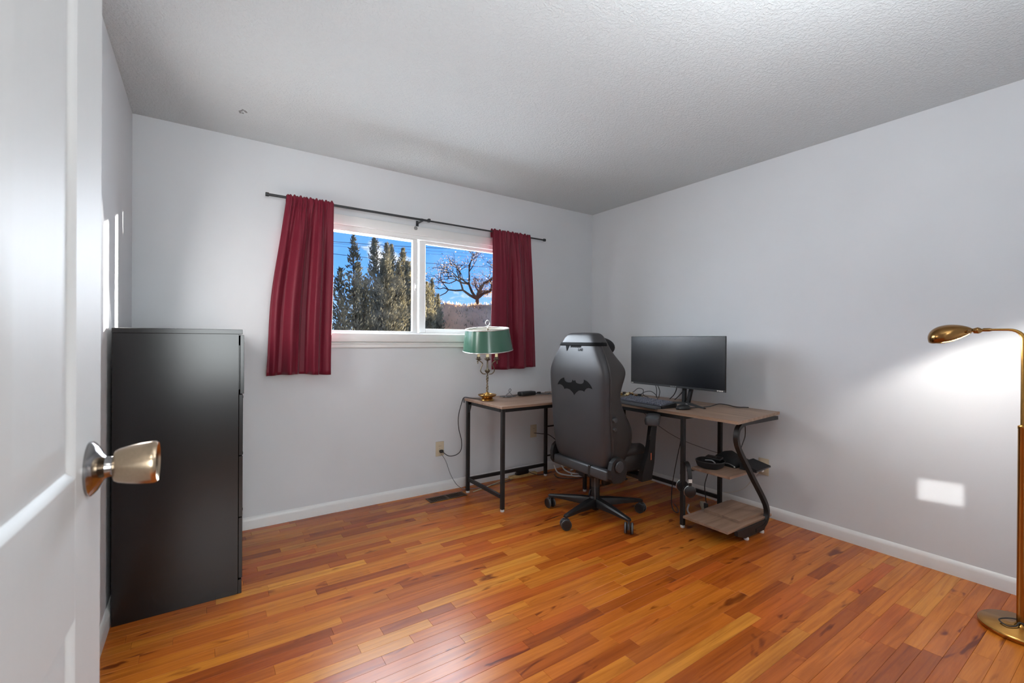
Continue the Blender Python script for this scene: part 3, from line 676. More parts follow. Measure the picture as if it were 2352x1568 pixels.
for s_ in (-1, 1):
    P0, P1 = Vector((.052, -.078+s_*.005, 0)), (Vector((-.050, -.285, 0)) if s_ < 0 else Vector((-.060, .115, 0))); D = (P1-P0).normalized(); S_ = Vector((-D.y, D.x, 0))
    MB().loft([[(p+S_*w*q+Vector((0, 0, z)))[:] for q, z in ((-1, 0), (1, 0), (.6, h_), (-.6, h_))] for p, w, h_ in ((P0, .020, .016), (P0+(P1-P0)*.5, .014, .012), (P1, .009, .007))]).build('stand_foot', m_plastic, mo)

# ================================================================ KEYBOARD AND MOUSE
kx, ky, ka = 2.652, 2.165, radians(-5)
kb_ = thing('keyboard', 'black keyboard with grey wrist rest at the front of the desk', 'keyboard', (kx, ky, ZT), ka)
KL = .445
MB().prism([(-.068, .0), (.075, .0), (.075, .030), (.062, .034), (-.062, .018), (-.068, .014)], -KL/2, KL/2).build('body', m_plastic, kb_)
MB().prism([(-.125, .0), (-.070, .0), (-.070, .014), (-.105, .013), (-.125, .005)], -KL/2+.01, KL/2-.01).build('wrist_rest', m_plastic_g, kb_)
kc = MB().box((-.5, -.5, 0), (.5, .5, 1)); 
for v in kc.bm.verts:
    if v.co.z > .5: v.co.x *= .74; v.co.y *= .74
ko = kc.build('key', mat('key_cap', srgb(96, 98, 110), .32), kb_); kmesh = ko.data; bpy.data.objects.remove(ko)
tilt = atan2(.016, .124)
for r_ in range(6):
    xk = -.053 + r_*.0205 + (.004 if r_ == 5 else 0)
    cells = []
    yk = -KL/2+.012
    if r_ == 0: widths = [1.25, 1.25, 1.25, 6.25, 1.25, 1.25, 1.25, 1.25]
    else: widths = [1.5 if r_ in (1, 2, 3) else 1] + [1]*12 + [1.5 if r_ in (1, 2, 3) else 2]
    u = .0190
    yk = KL/2-.012
    for w in widths:
        cells.append((yk-w*u/2, w*u)); yk -= w*u
    yk -= .006
    for _ in range(3): cells.append((yk-u/2, u)); yk -= u
    yk -= .006
    for _ in range(4):
        if yk-u > -KL/2+.004: cells.append((yk-u/2, u)); yk -= u
    for (yy, w) in cells:
        q = link(bpy.data.objects.new('key', kmesh), kb_)
        q.location = (xk, yy, .0178+(xk+.062)*.129); q.scale = (.0172, w-.0022, .0095); q.rotation_euler = (0, -tilt, 0)
ms = thing('computer_mouse', 'small black computer mouse beside the keyboard', 'mouse', (2.680, 1.868, ZT), radians(-12))
MB().ball((0, 0, .006), 1, 20, 12, (.058, .031, .030)).build('shell', m_plastic, ms, smooth=True)
for v in ms.children[0].data.vertices: v.co.z = max(v.co.z, 0)
MB().tube([(.022, 0, .034), (.034, 0, .031)], .006, 8).build('wheel', m_grey, ms, smooth=True)
cb_ = cable('mouse_cable', [(2.73, 1.872, ZT+.006), (2.80, 1.86, ZT+.004), (2.87, 1.80, ZT+.012), (2.93, 1.765, ZT+.030), (2.99, 1.735, ZT+.022), (3.04, 1.700, ZT+.008), (3.09, 1.675, ZT+.006), (3.12, 1.66, ZT+.004)], .0032, m_cable)
tag(cb_, 'black mouse cable looping across the desk to its back edge', 'cable')

# ================================================================ TABLE LAMP (bouillotte)
lx, ly = 1.796, 2.954
tl = thing('table_lamp', 'brass candelabra table lamp with a green metal shade', 'lamp', (lx, ly, ZT))
tl.scale = (.97, .97, 1.0)
MB().lathe([(0, 0), (.052, 0), (.056, .004), (.050, .012), (.040, .022), (.048, .027), (.066, .034), (.074, .044), (.072, .046), (.062, .040), (.030, .034), (.022, .040), (.016, .055), (.012, .062), (0, .062)], 36).build('base', m_brass, tl, smooth=True, angle=50)
# twisted stem
rings = []
for i in range(49):
    z = .058 + .150*i/48; rings.append([((.0065*(1+.35*cos(3*(a-z*95))))*cos(a)*(1+.25*sin(z*85)), (.0065*(1+.35*cos(3*(a-z*95))))*sin(a)*(1+.25*sin(z*85)), z) for a in [2*pi*k/18 for k in range(18)]])
MB().loft(rings).lathe([(.008, .205), (.018, .216), (.022, .228), (.014, .236), (.007, .240), (.006, .40), (.006, .55), (0, .55)], 16).build('stem', m_pewter, tl, smooth=True)
for k in range(4):
    a = pi/4 + pi/2*k + .25
    d = Vector((cos(a), sin(a), 0))
    ar = MB().tube(spline([(d*.012+Vector((0, 0, .222)))[:], (d*.036+Vector((0, 0, .224)))[:], (d*.054+Vector((0, 0, .246)))[:], (d*.046+Vector((0, 0, .276)))[:], (d*.038+Vector((0, 0, .300)))[:], (d*.056+Vector((0, 0, .318)))[:], (d*.070+Vector((0, 0, .328)))[:]], 5), .0045, 8)
    ar.lathe([(0, .322), (.010, .326), (.024, .333), (.025, .336), (.014, .338), (.015, .350), (.013, .352), (0, .352)], 16, T(d.x*.070, d.y*.070, 0)).lathe([(0, .296), (.006, .304), (.004, .312), (.008, .322)], 10, T(d.x*.076, d.y*.076, 0))
    ao = ar.build('candle_arm', m_pewter, tl, smooth=True, loc=(0, 0, -.020))
    MB().lathe([(.0115, .345), (.0115, .43), (0, .43)], 14, T(d.x*.070, d.y*.070, 0)).build('candle_sleeve', m_cream, ao, smooth=True)
TILT = T(0, 0, .46)@RZ(-YAW)@RX(radians(6.5))@RY(radians(-2.0))@T(0, 0, -.46)
sh = MB().lathe([(.197, .382), (.1725, .542), (.1705, .542), (.195, .382)], 56, TILT, closed=True).build('shade', m_green, tl, smooth=True, angle=50)
MB().lathe([(.1945, .383), (.170, .5415), (.169, .5415), (.1935, .383)], 56, TILT, closed=True).build('shade_lining', m_shade_in, sh, smooth=True, angle=50)
for r_, z_ in ((.1965, .382), (.1715, .543)):
    MB().tube([(TILT@Vector((r_*cos(2*pi*k/56), r_*sin(2*pi*k/56), z_)))[:] for k in range(57)], .0042, 8, cap=False).build('shade_rim', m_silver, sh, smooth=True)
sp_ = MB()
for k in range(3):
    a = 2*pi*k/3 + .4; sp_.tube([(0, 0, .535), (TILT@Vector((.169*cos(a), .169*sin(a), .530)))[:]], .0018, 6)
sp_.build('shade_spider', m_pewter, sh)
MB().lathe([(.005, .545), (.007, .552), (.004, .560), (.0035, .568)], 12).tube([(.016*cos(t), .0, .588+.021*sin(t)) for t in [2*pi*k/20 for k in range(21)]], .0028, 8, cap=False, M=RZ(-YAW)).build('finial', m_silver, tl, smooth=True)

# ================================================================ FLOOR LAMP
fx, fy = 2.803, .350
fl_ = thing('floor_lamp', 'brass floor lamp with a lit shell-shaped shade beside the right wall', 'lamp', (fx, fy, 0))
MB().lathe([(0, 0), (.125, 0), (.130, .006), (.130, .016), (.124, .0215), (.030, .026), (.020, .034), (.016, .038), (0, .038)], 48).build('base', m_brass, fl_, smooth=True, angle=40)
MB().lathe([(.0165, .034), (.0165, .838), (.0175, .840), (.0175, .850), (.013, .854), (0, .854)], 20).build('pole', m_brass, fl_, smooth=True, angle=40)
arm = [(0, 0, .84), (0, 0, 1.0), (0, 0, 1.15), (0, 0, 1.20)] + [(0, .045-.045*cos(t), 1.205+.045*sin(t)) for t in [pi/2*k/6 for k in range(1, 7)]] + [(0, .075, 1.2505), (0, .102, 1.2505)]
MB().tube(arm, [.0095]*4+[.0088, .0078, .007, .0062, .0056, .0052, .005, .005], 14).build('arm', m_brass, fl_, smooth=True)
hd = MB().tube([(0, .092, 1.2505), (0, .100, 1.2505), (0, .118, 1.2505), (0, .122, 1.2490), (0, .130, 1.248), (0, .136, 1.248), (0, .150, 1.246)], [.005, .0075, .0078, .006, .012, .0145, .011], 16)
hd.build('swivel_joint', m_brassd, fl_, smooth=True)
MB().lathe([(0, 0), (.0075, 0), (.0085, .010), (.0085, .020), (.006, .024), (0, .024)], 14, T(-.012, .158, 1.243)@RY(-pi/2)).build('switch_knob', m_brassd, fl_, smooth=True)
# shell shade: half an egg, open underneath, tilted down and forward
SHM = T(0, .150, 1.247)@RX(radians(-7))
nu_, nv_ = 32, 20
def shell_pt(u, v, k=1):
    L_ = .152; t = u; 
    r_ = .056*(sin(pi*min(1, (1-t)**.66)))**.62 if 0 < t < 1 else .004
    r_ = max(r_, .006); a = pi*(v*1.36-.18)
    return Vector((-r_*cos(a)*k*1.05, t*L_, .002 + r_*sin(a)*k*.88 - .024*t))
shd = MB(); shd.loft([[(SHM@shell_pt(i/nu_, j/nv_))[:] for j in range(nv_+1)] for i in range(nu_+1)], close=False, cap=False)
so_ = shd.build('shade', m_brassd, fl_, smooth=True, angle=80)
md = so_.modifiers.new('thickness', 'SOLIDIFY'); md.thickness = .0018; md.offset = 1
bulb_c = SHM@Vector((0, .082, .004))
MB().ball(bulb_c, .019, 16, 10, (1, 1.25, 1)).build('bulb', mat_emit('lit_bulb', (1, .86, .66, 1), 14), so_, smooth=True)
cable('cord', [(0, -.017, .05), (-.01, .03, .045), (-.035, .060, .034), (-.060, .035, .030), (-.040, .012, .032), (-.018, .004, .042), (-.02, -.02, .04), (-.03, -.08, .034), (-.03, -.125, .022)], .0028, m_cable, fl_)
LAMP = light('floor_lamp_bulb', 'SPOT', Vector((fx, fy, 0))+bulb_c+Vector((0, 0, -.045)), 5.5, (1, .95, .89), (.22, -.50, -1), shadow_soft_size=.02, spot_size=radians(176), spot_blend=.30)

# ================================================================ SMALL THINGS
# ---- outlets
def outlet(label, M):
    """plate in the local XZ plane facing -y"""
    o = thing('wall_outlet', label, 'outlet', group='ivory wall outlets'); o.matrix_world = M
    MB().box((-.035, -.0045, -.057), (.035, 0, .057), .003, 2).build('cover_plate', m_ivory, o, smooth=True)
    for z in (-.0195, .0195):
        s = MB().prism([(cos(t)*.0165, max(-.0135, min(.0135, sin(t)*.0165))+z) for t in [2*pi*k/24 for k in range(24)]], -.0062, -.004).build('socket', m_ivory, o)
        MB().box((-.0075, -.0066, z-.002), (-.0055, -.0060, z+.007)).box((.0055, -.0066, z-.002), (.0075, -.0060, z+.006)).build('slot', m_plastic, s)
    MB().lathe([(0, 0), (.003, 0), (.0025, .001), (0, .0012)], 8, T(0, -.0045, 0)@RX(pi/2)).build('screw', m_grey, o)
    return o
outlet('ivory wall outlet under the window, left of the desk', T(1.554, Y0, .334))
outlet('ivory wall outlet behind the left wing of the desk', T(2.480, Y0, .375))
outlet('ivory wall outlet on the right wall behind the desk shelves', T(X0, 1.594, .334)@RZ(radians(-90)))
# plugs and cords
pl = thing('lamp_cord', 'black lamp cord running from the desk lamp to the wall outlet', 'cord')
MB().box((1.545, Y0-.032, .305), (1.575, Y0-.0065, .327), .006, 2).build('plug', m_plastic, pl, smooth=True)
cable('cord', [(1.565, Y0-.030, .314), (1.60, 3.205, .285), (1.66, 3.19, .290), (1.70, 3.19, .325), (1.700, 3.185, .40), (1.672, 3.18, .50), (1.668, 3.175, .60), (1.690, 3.165, .70), (1.70, 3.145, .742), (1.74, 3.12, ZT+.004), (1.765, 3.03, ZT+.004), (1.765, 3.006, ZT+.006)], .0032, m_cable, pl)
gc = cable('thin_cord', [(1.562, Y0-.012, .296), (1.585, 3.225, .24), (1.63, 3.22, .12), (1.69, 3.20, .03), (1.78, 3.17, .005), (1.95, 3.16, .004), (2.1, 3.17, .004), (2.2, 3.20, .004)], .0022, m_cable_g)
tag(gc, 'thin grey cord hanging from the left wall outlet to the floor', 'cord')
gc = cable('thin_cord', [(2.482, Y0-.010, .357), (2.53, 3.225, .352), (2.62, 3.21, .33), (2.75, 3.20, .22), (2.85, 3.19, .06), (2.90, 3.15, .005)], .0034, m_cable)
tag(gc, 'black cord plugged into the outlet behind the left wing', 'cord')
MBp = MB().box((1.700+.0, 3.152, .700), (1.712, 3.166, .735), .003).build('cord_clip', m_cable_g); tag(MBp, 'small grey cord clip on the back corner of the desk', 'clip')

# ---- things on the left wing
ad = thing('power_adapter', 'black power adapter lying on the left wing of the desk', 'adapter', (2.238, 3.048, ZT), radians(6))
MB().box((-.080, -.034, 0), (.080, .034, .034), .012, 3).build('case', m_plastic, ad, smooth=True)
cable('lead', [(-.078, 0, .016), (-.11, .005, .010), (-.15, .0, .005), (-.20, -.02, .004), (-.25, .01, .004)], .003, m_cable, ad)
cable('lead', [(.078, 0, .016), (.12, -.01, .010), (.17, -.05, .004), (.24, -.03, .004), (.30, .03, .004)], .003, m_cable, ad)
tc_ = MB()
tc_.tube(spline([(2.00, 3.00, ZT+.004), (2.03, 3.05, ZT+.012), (2.085, 3.06, ZT+.045), (2.075, 3.055, ZT+.065), (2.06, 3.05, ZT+.045), (2.09, 3.04, ZT+.010), (2.12, 3.06, ZT+.004), (2.04, 3.09, ZT+.004), (1.98, 3.06, ZT+.005), (2.03, 3.02, ZT+.006), (2.10, 3.01, ZT+.004)], 8), .0024, 8)
tag(tc_.build('cable_bundle', m_cable_g, smooth=True), 'small tangle of grey cable beside the brass lamp base', 'cable')
tag(MB().box((2.395, 3.10, ZT), (2.430, 3.118, ZT+.014), .004, 2).build('usb_plug', m_plastic, smooth=True), 'tiny black plug near the back edge of the left wing', 'plug')
gc = cable('thin_cord', [(2.43, 3.11, ZT+.004), (2.47, 3.08, ZT+.004), (2.50, 3.02, ZT+.004), (2.46, 2.99, ZT+.004), (2.40, 3.0, ZT+.004), (2.36, 3.07, ZT+.004), (2.33, 3.11, ZT+.012), (2.30, 3.12, ZT+.004)], .0022, m_cable_g)
tag(gc, 'thin grey cord curling on the desk behind the power adapter', 'cord')

# ---- electronics and cables behind the keyboard
pcb = thing('circuit_board', 'small bare circuit board with gold parts behind the keyboard', 'circuit board', (2.93, 2.555, ZT), radians(14))
MB().box((-.06, -.10, .006), (.06, .10, .009)).build('board', mat('board_green', srgb(96, 94, 70), .45, noise=.3, nscale=60), pcb)
for i in range(22):
    x_, y_ = rng.uniform(-.05, .05), rng.uniform(-.09, .09); w_, h_ = rng.uniform(.004, .012), rng.uniform(.006, .026)
    MB().box((x_-w_, y_-w_, .009), (x_+w_, y_+w_, .009+h_), .001).build('component', rng.choice((m_brass, m_plastic, m_silver, m_cream)), pcb)
for x_ in (-.05, .05):
    for y_ in (-.09, .09): MB().tube([(x_, y_, 0), (x_, y_, .006)], .004, 8).build('standoff', m_brass, pcb)
for i, P in enumerate(([(2.96, 2.62, ZT+.004), (2.98, 2.56, ZT+.03), (3.0, 2.52, ZT+.065), (2.99, 2.46, ZT+.06), (2.97, 2.44, ZT+.02), (2.98, 2.40, ZT+.004)],
                       [(2.95, 2.47, ZT+.004), (2.97, 2.44, ZT+.04), (2.98, 2.38, ZT+.055), (2.98, 2.33, ZT+.035), (2.97, 2.30, ZT+.004)],
                       [(3.03, 2.36, ZT+.004), (3.02, 2.35, ZT+.07), (3.01, 2.36, ZT+.12), (2.99, 2.37, ZT+.19)],
                       [(3.02, 2.33, ZT+.004), (3.02, 2.32, ZT+.06), (3.0, 2.33, ZT+.12), (2.98, 2.33, ZT+.19)],
                       [(3.04, 2.24, ZT+.004), (3.03, 2.19, ZT+.05), (3.0, 2.15, ZT+.11), (2.96, 2.15, ZT+.17)],
                       [(3.05, 2.20, ZT+.004), (3.03, 2.14, ZT+.05), (3.0, 2.09, ZT+.10), (2.95, 2.08, ZT+.17)])):
    o = cable('display_cable' if i > 1 else 'loose_cable', P, .0026 if i < 4 else .0032, m_cable)
    tag(o, ['black cable loop rising above the circuit board', 'black cable loop between the circuit board and the keyboard', 'left strand of the first cable pair under the monitor', 'right strand of the first cable pair under the monitor', 'left strand of the cable pair beside the monitor stand', 'right strand of the cable pair beside the monitor stand'][i], 'cable')

# ---- shelves: case, pouch, headphones
hc = thing('headset_case', 'open black oval case on the middle desk shelf', 'case', (2.722, 1.695, .379), radians(8))
def oval(rx, ry, z, n=28): return [(rx*(abs(cos(t))**.8)*(1 if cos(t) >= 0 else -1), ry*(abs(sin(t))**.8)*(1 if sin(t) >= 0 else -1), z) for t in [2*pi*k/n for k in range(n)]]
MB().loft([oval(.055, .058, 0), oval(.072, .076, .010), oval(.080, .084, .034), oval(.082, .086, .044), oval(.078, .082, .045), oval(.070, .074, .020), oval(.05, .05, .014)]).build('tub', m_fabric, hc, smooth=True)
MB().tube([(x_*1.0, y_*1.0, .045) for x_, y_, _ in oval(.081, .085, 0)]+[(.081, 0, .045)], .0028, 6, cap=False).build('zip', m_plastic, hc, smooth=True)
MB().box((.0, -.065, .052), (.055, .035, .064), .004, 2, RY(radians(-8))).build('flap', m_plastic, hc, smooth=True)
MB().tube(spline([(-.03, -.045, .040), (-.01, -.015, .048), (-.02, .025, .046)], 5), .004, 6).build('cord_loop', m_grey, hc, smooth=True)
MB().lathe([(0, 0), (.005, 0), (.004, .003), (0, .004)], 10, T(.02, -.03, .064)).build('stud', m_silver, hc, smooth=True)
pc = thing('black_pouch', 'black cloth pouch slumped at the back of the middle desk shelf', 'pouch', (2.945, 1.668, .379), 0)
rg_ = []
for i in range(13):
    t = i/12; yy = .085-.165*t
    hh = .070*(sin(pi*min(1, .28+.62*t)))**1.2*(1+.10*sin(9*t)) * (1 if t < .75 else 1-(t-.75)*2.6)
    hh = max(hh, .006)
    rg_.append([(-.10-.02*t, yy, 0), (-.105-.01*t, yy+.01, hh*.35), (-.07, yy+.008*sin(5*t), hh*.85), (-.01, yy, hh*1.0), (.06, yy, hh*.86+.004*sin(7*t)), (.115, yy, hh*.4), (.125, yy, 0)])
MB().loft(rg_).build('cloth_body', m_fabric, pc, smooth=True, angle=70)
cable('seam', [(-.115, .02, .010), (-.118, -.03, .022), (-.110, -.07, .010)], .0025, m_grey, pc)
MB().ball((-.118, -.075, .008), .006, 10, 8).build('toggle', m_silver, pc, smooth=True)
tb = thing('dark_folder', 'thin black folder sticking out past the curved desk leg', 'folder', (2.940, 1.520, .379), radians(4))
MB().loft([[(-.10, .05, .002), (.09, .05, .002), (.09, .05, .040), (-.10, .05, .046)], [(-.11, -.055, .002), (.10, -.055, .002), (.10, -.055, .012), (-.11, -.055, .020)]]).build('cover', m_fabric, tb)
MB().box((-.105, -.057, .004), (.095, -.055, .010)).build('page_edge', m_plastic_g, tb)
hp = thing('headphones', 'black headphones hanging on the front leg of the desk', 'headphones', (2.532, 1.742, 0), radians(-32))
bd = [(0, .062*cos(t), .335+.100*sin(t)) for t in [pi*k/14 for k in range(15)]]
rings = [[(-.013, p[1], p[2]), (.013, p[1], p[2]), (.013, p[1]*.90, .335+(p[2]-.335)*.92), (-.013, p[1]*.90, .335+(p[2]-.335)*.92)] for p in bd]
MB().loft(rings).build('headband', m_plastic, hp, smooth=True, angle=50)
for s_ in (-1, 1):
    yk = MB().box((-.010, s_*.062-.005, .285), (.010, s_*.062+.005, .345), .003).build('yoke', m_plastic, hp)
    MB().box((-.0108, s_*.062-.0058, .318), (.0108, s_*.062+.0058, .340)).build('size_label', m_white, yk)
    ec = MB().lathe([(0, -.012), (.030, -.012), (.037, -.006), (.037, .006), (.030, .012), (0, .014)], 24, T(0, s_*.060, .262)@RX(pi/2*-s_)).build('ear_cup', m_plastic, hp, smooth=True)
    MB().lathe([(.018, -.028), (.034, -.026), (.037, -.018), (.034, -.012), (.018, -.012)], 24, T(0, s_*.060, .262)@RX(pi/2*-s_)).build('ear_pad', m_fabric, ec, smooth=True)
    MB().tube([(.0375*cos(2*pi*k/24), s_*.060, .262+.0375*sin(2*pi*k/24)) for k in range(25)], .0016, 6, cap=False).build('trim_ring', m_silver, ec, smooth=True)

# ---- on the floor by the back wall
pb = tag(MB().box((2.190, 3.205, 0), (2.475, 3.245, .022), .002).build('wood_batten', m_tanwood), 'pale wooden batten lying along the back baseboard', 'batten')
px_ = thing('wall_charger', 'black charger block resting on the pale wooden batten', 'charger', (2.325, 3.222, .022), radians(3))
MB().box((-.062, -.020, 0), (.058, .020, .046), .008, 2).box((-.075, -.012, .004), (-.06, .012, .022), .003).build('case', m_plastic, px_, smooth=True)
cable('lead', [(.055, 0, .02), (.09, -.03, -.004), (.14, -.06, -.016), (.22, -.07, -.018), (.30, -.05, -.016)], .0026, m_cable, px_)
tag(cable('power_cable', [(1.76, 3.10, .004), (1.85, 3.125, .004), (1.98, 3.17, .004), (2.10, 3.21, .004), (2.185, 3.225, .006)], .004, m_cable_b), 'beige cord lying on the floor behind the left desk legs', 'cord')
wb = thing('white_cable_coil', 'tangle of white cables on the floor behind the chair', 'cable', (2.72, 3.05, 0))
for i, P in enumerate(([(-.14, .05, .09), (-.12, .02, .03), (-.06, -.03, .008), (.02, -.10, .008), (.12, -.08, .008), (.16, .0, .03), (.12, .06, .05)],
                       [(-.06, .06, .10), (-.04, .02, .04), (.02, -.03, .010), (.09, -.06, .010), (.17, -.02, .010), (.22, .03, .012), (.30, .03, .010)],
                       [(.0, -.02, .012), (-.03, -.08, .010), (.03, -.13, .010), (.10, -.13, .010), (.18, -.07, .016), (.10, .0, .030), (.02, .01, .030)])):
    cable('strand', P, .0065, m_cable_w, wb)
for i, P in enumerate(([(2.60, 3.12, .004), (2.56, 3.02, .004), (2.64, 2.93, .004), (2.76, 2.90, .004)], [(2.84, 2.88, .004), (2.80, 2.80, .004), (2.90, 2.74, .004), (3.02, 2.78, .004)])):
    tag(cable('power_cable', P, .0032, m_cable), ['black cord curling on the floor left of the white cables', 'black cord curling on the floor in front of the white cables'][i], 'cord')

# ---- cords under the right wing
tag(cable('hanging_cord', [(2.565, 1.80, .68), (2.58, 1.815, .55), (2.63, 1.88, .40), (2.67, 1.94, .22), (2.70, 1.97, .08), (2.71, 1.96, .02), (2.73, 1.94, .006), (2.80, 1.99, .004), (2.86, 2.06, .004)], .0028, m_cable), 'black cord hanging in a long bow beside the front desk leg', 'cord')
tag(cable('hanging_cord', [(3.085, 2.55, .60), (3.09, 2.38, .50), (3.10, 2.20, .43), (3.12, 2.0, .39), (3.14, 1.85, .37), (3.16, 1.74, .355)], .0026, m_cable_g), 'grey cord drooping along the right wall under the desk', 'cord')
tag(cable('hanging_cord', [(2.845, 1.54, .70), (2.875, 1.55, .64), (2.89, 1.56, .58), (2.87, 1.57, .52), (2.86, 1.575, .475), (2.862, 1.58, .455)], .0030, m_cable), 'short black cord hanging from the desktop above the pouch', 'cord')
tag(cable('hanging_cord', [(2.90, 1.80, .352), (2.885, 1.815, .28), (2.875, 1.83, .20), (2.90, 1.84, .12), (2.91, 1.84, .07)], .0034, m_cable), 'black cord dropping from the middle shelf to the power strip', 'cord')
tag(cable('hanging_cord', [(2.985, 1.77, .352), (3.03, 1.80, .26), (3.04, 1.81, .16), (3.045, 1.82, .03), (3.05, 1.86, .004)], .0020, m_cable_g), 'thin grey cord hanging behind the middle shelf', 'cord')
psx = thing('power_strip', 'beige power strip end on the floor behind the lowest shelf', 'power strip', (2.93, 1.86, 0), radians(40))
MB().box((-.10, -.022, 0), (.12, .022, .030), .006, 2).build('case', m_ivory, psx, smooth=True)
MB().box((-.05, -.014, .030), (-.02, .014, .065), .005, 2).build('plug', m_plastic, psx, smooth=True)
cable('flex', [(-.098, 0, .014), (-.14, .02, .012), (-.16, .07, .010), (-.12, .11, .008), (-.03, .12, .006), (.08, .10, .006)], .006, m_cable_w, psx)
wp = thing('outlet_cable', 'white cord curving from the right wall outlet down to the floor', 'cord')
MB().box((X0-.036, 1.585, .300), (X0-.0065, 1.612, .330), .006, 2).build('plug', m_white, wp, smooth=True)
cable('cord', [(X0-.035, 1.60, .312), (X0-.045, 1.63, .27), (X0-.035, 1.70, .17), (X0-.03, 1.79, .11), (X0-.03, 1.87, .085)], .0026, m_cable_w, wp)

# ---- floor register
vt = thing('floor_register', 'bronze floor register set in the boards below the window', 'floor vent', (1.537, 3.112, 0))
fr_ = MB(); VX, VY = .152, .050
fr_.box((-VX, -VY, 0), (VX, -VY+.014, .0045), .001).box((-VX, VY-.014, 0), (VX, VY, .0045), .001).box((-VX, -VY+.014, 0), (-VX+.016, VY-.014, .0045), .001).box((VX-.016, -VY+.014, 0), (VX, VY-.014, .0045), .001).box((-.008, -VY+.014, 0), (.008, VY-.014, .0042))
fr_.build('frame', m_vent, vt)
MB().box((-VX+.016, -VY+.014, .0002), (VX-.016, VY-.014, .0008)).build('duct', m_ventd, vt)
for x0_, x1_ in ((-VX+.016, -.008), (.008, VX-.016)):
    for k in range(9):
        xx = x0_+(x1_-x0_)*(k+.5)/9
        MB().box((xx-.0016, -VY+.014, .0008), (xx+.0016, VY-.014, .0036), M=None).build('louver', m_vent, vt)

# ================================================================ OUTDOORS
def at(px, py, Y):
    d = _F2 + _R3*((px-1176)/FPX) - _U3*((py-784)/FPX)
    t = Y/d.y; return Vector((d.x*t, d.y*t, CAM_H+d.z*t))
m_ground = mat('dry_ground', (0.0871, 0.06162, 0.0364, 1), 0.95, spec=0, noise=.3, nscale=.6)
m_hill = mat('dry_hillside', (.80, .45, .24, 1), 0.95, spec=0, noise=.35, nscale=.35, bump=.4, bscale=3)
m_bark = mat('bark', (0.03068, 0.01846, 0.01222, 1), 0.9, spec=0, noise=.3, nscale=12, stretch=(1, 1, .2))
m_bark2 = mat('pale_bark', (0.0871, 0.05174, 0.03068, 1), 0.9, spec=0, noise=.3, nscale=10)
def mat_leaf(name, col, var=.4, scale=3):
    M_ = Mat(name); nt = M_.nt; nt.nodes.remove(M_.p)
    tc = M_.n('ShaderNodeTexCoord'); nz = M_.n('ShaderNodeTexNoise'); nz.inputs['Scale'].default_value = scale; nz.inputs['Detail'].default_value = 3; M_.l(tc.outputs['Object'], nz.inputs['Vector'])
    cr = M_.n('ShaderNodeValToRGB'); e = cr.color_ramp.elements; e[0].position = .32; e[1].position = .68
    e[0].color = (*[c*(1-var) for c in col], 1); e[1].color = (*[min(1, c*(1+var)) for c in col], 1); M_.l(nz.outputs['Fac'], cr.inputs[0])
    d = M_.n('ShaderNodeBsdfDiffuse'); t = M_.n('ShaderNodeBsdfTranslucent'); M_.l(cr.outputs[0], d.inputs[0]); M_.l(cr.outputs[0], t.inputs[0])
    mx = M_.n('ShaderNodeMixShader'); mx.inputs[0].default_value = .45; M_.l(d.outputs[0], mx.inputs[1]); M_.l(t.outputs[0], mx.inputs[2]); M_.l(mx.outputs[0], M_.out.inputs[0])
    return M_.m
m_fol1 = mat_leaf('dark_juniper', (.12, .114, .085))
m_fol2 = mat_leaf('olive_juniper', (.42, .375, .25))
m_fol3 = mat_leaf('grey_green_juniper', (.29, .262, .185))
m_twig = mat_leaf('dry_leaves', (.34, .24, .16))
m_grass = mat_leaf('dry_grass', (.55, .36, .21), .5, 1.5)
struct(MB().box((-60, Y0+WT, -.75), (90, 130, -.55)).build('ground', m_ground))
GZ = -.55
def hill_z(x_, y_):
    e = max(0, min(1, (x_-7.6)/2.2)); e = e*e*(3-2*e)
    f = max(0, min(1, (y_-12)/9)); f = f*f*(3-2*f)
    return GZ + e*f*(3.62 + .10*sin(x_*.5) + .05*sin(x_*1.9+y_)) + .05*sin(x_*2.3+y_*1.7)
hl_ = [[(x_, y_, hill_z(x_, y_)) for x_ in [6+k*.8 for k in range(52)]] for y_ in [11.5+j*.9 for j in range(26)]]
hill = struct(tag(MB().loft(hl_, close=False, cap=False).build('hillside', m_hill, smooth=True), 'dry brown grassy bank rising beyond the right pane', 'hill'))
R_ = random.Random(5); V, Fc = [], []
for _ in range(9000):
    x_, y_ = R_.uniform(7.5, 30), R_.uniform(12.5, 22.5); z_ = hill_z(x_, y_); s_ = R_.uniform(.05, .16); a_ = R_.uniform(0, 2*pi); w_ = s_*.22
    c = Vector((x_, y_, z_)); d_ = Vector((cos(a_), sin(a_), 0)); n = len(V)
    V += [(c-d_*w_)[:], (c+d_*w_)[:], (c+d_*w_*R_.uniform(-2, 2)+Vector((0, 0, s_)))[:]]; Fc.append((n, n+1, n+2))
me_ = bpy.data.meshes.new('dry_grass'); me_.from_pydata(V, [], Fc); me_.materials.append(m_grass); tag(link(bpy.data.objects.new('dry_grass', me_), hill), kind='stuff')
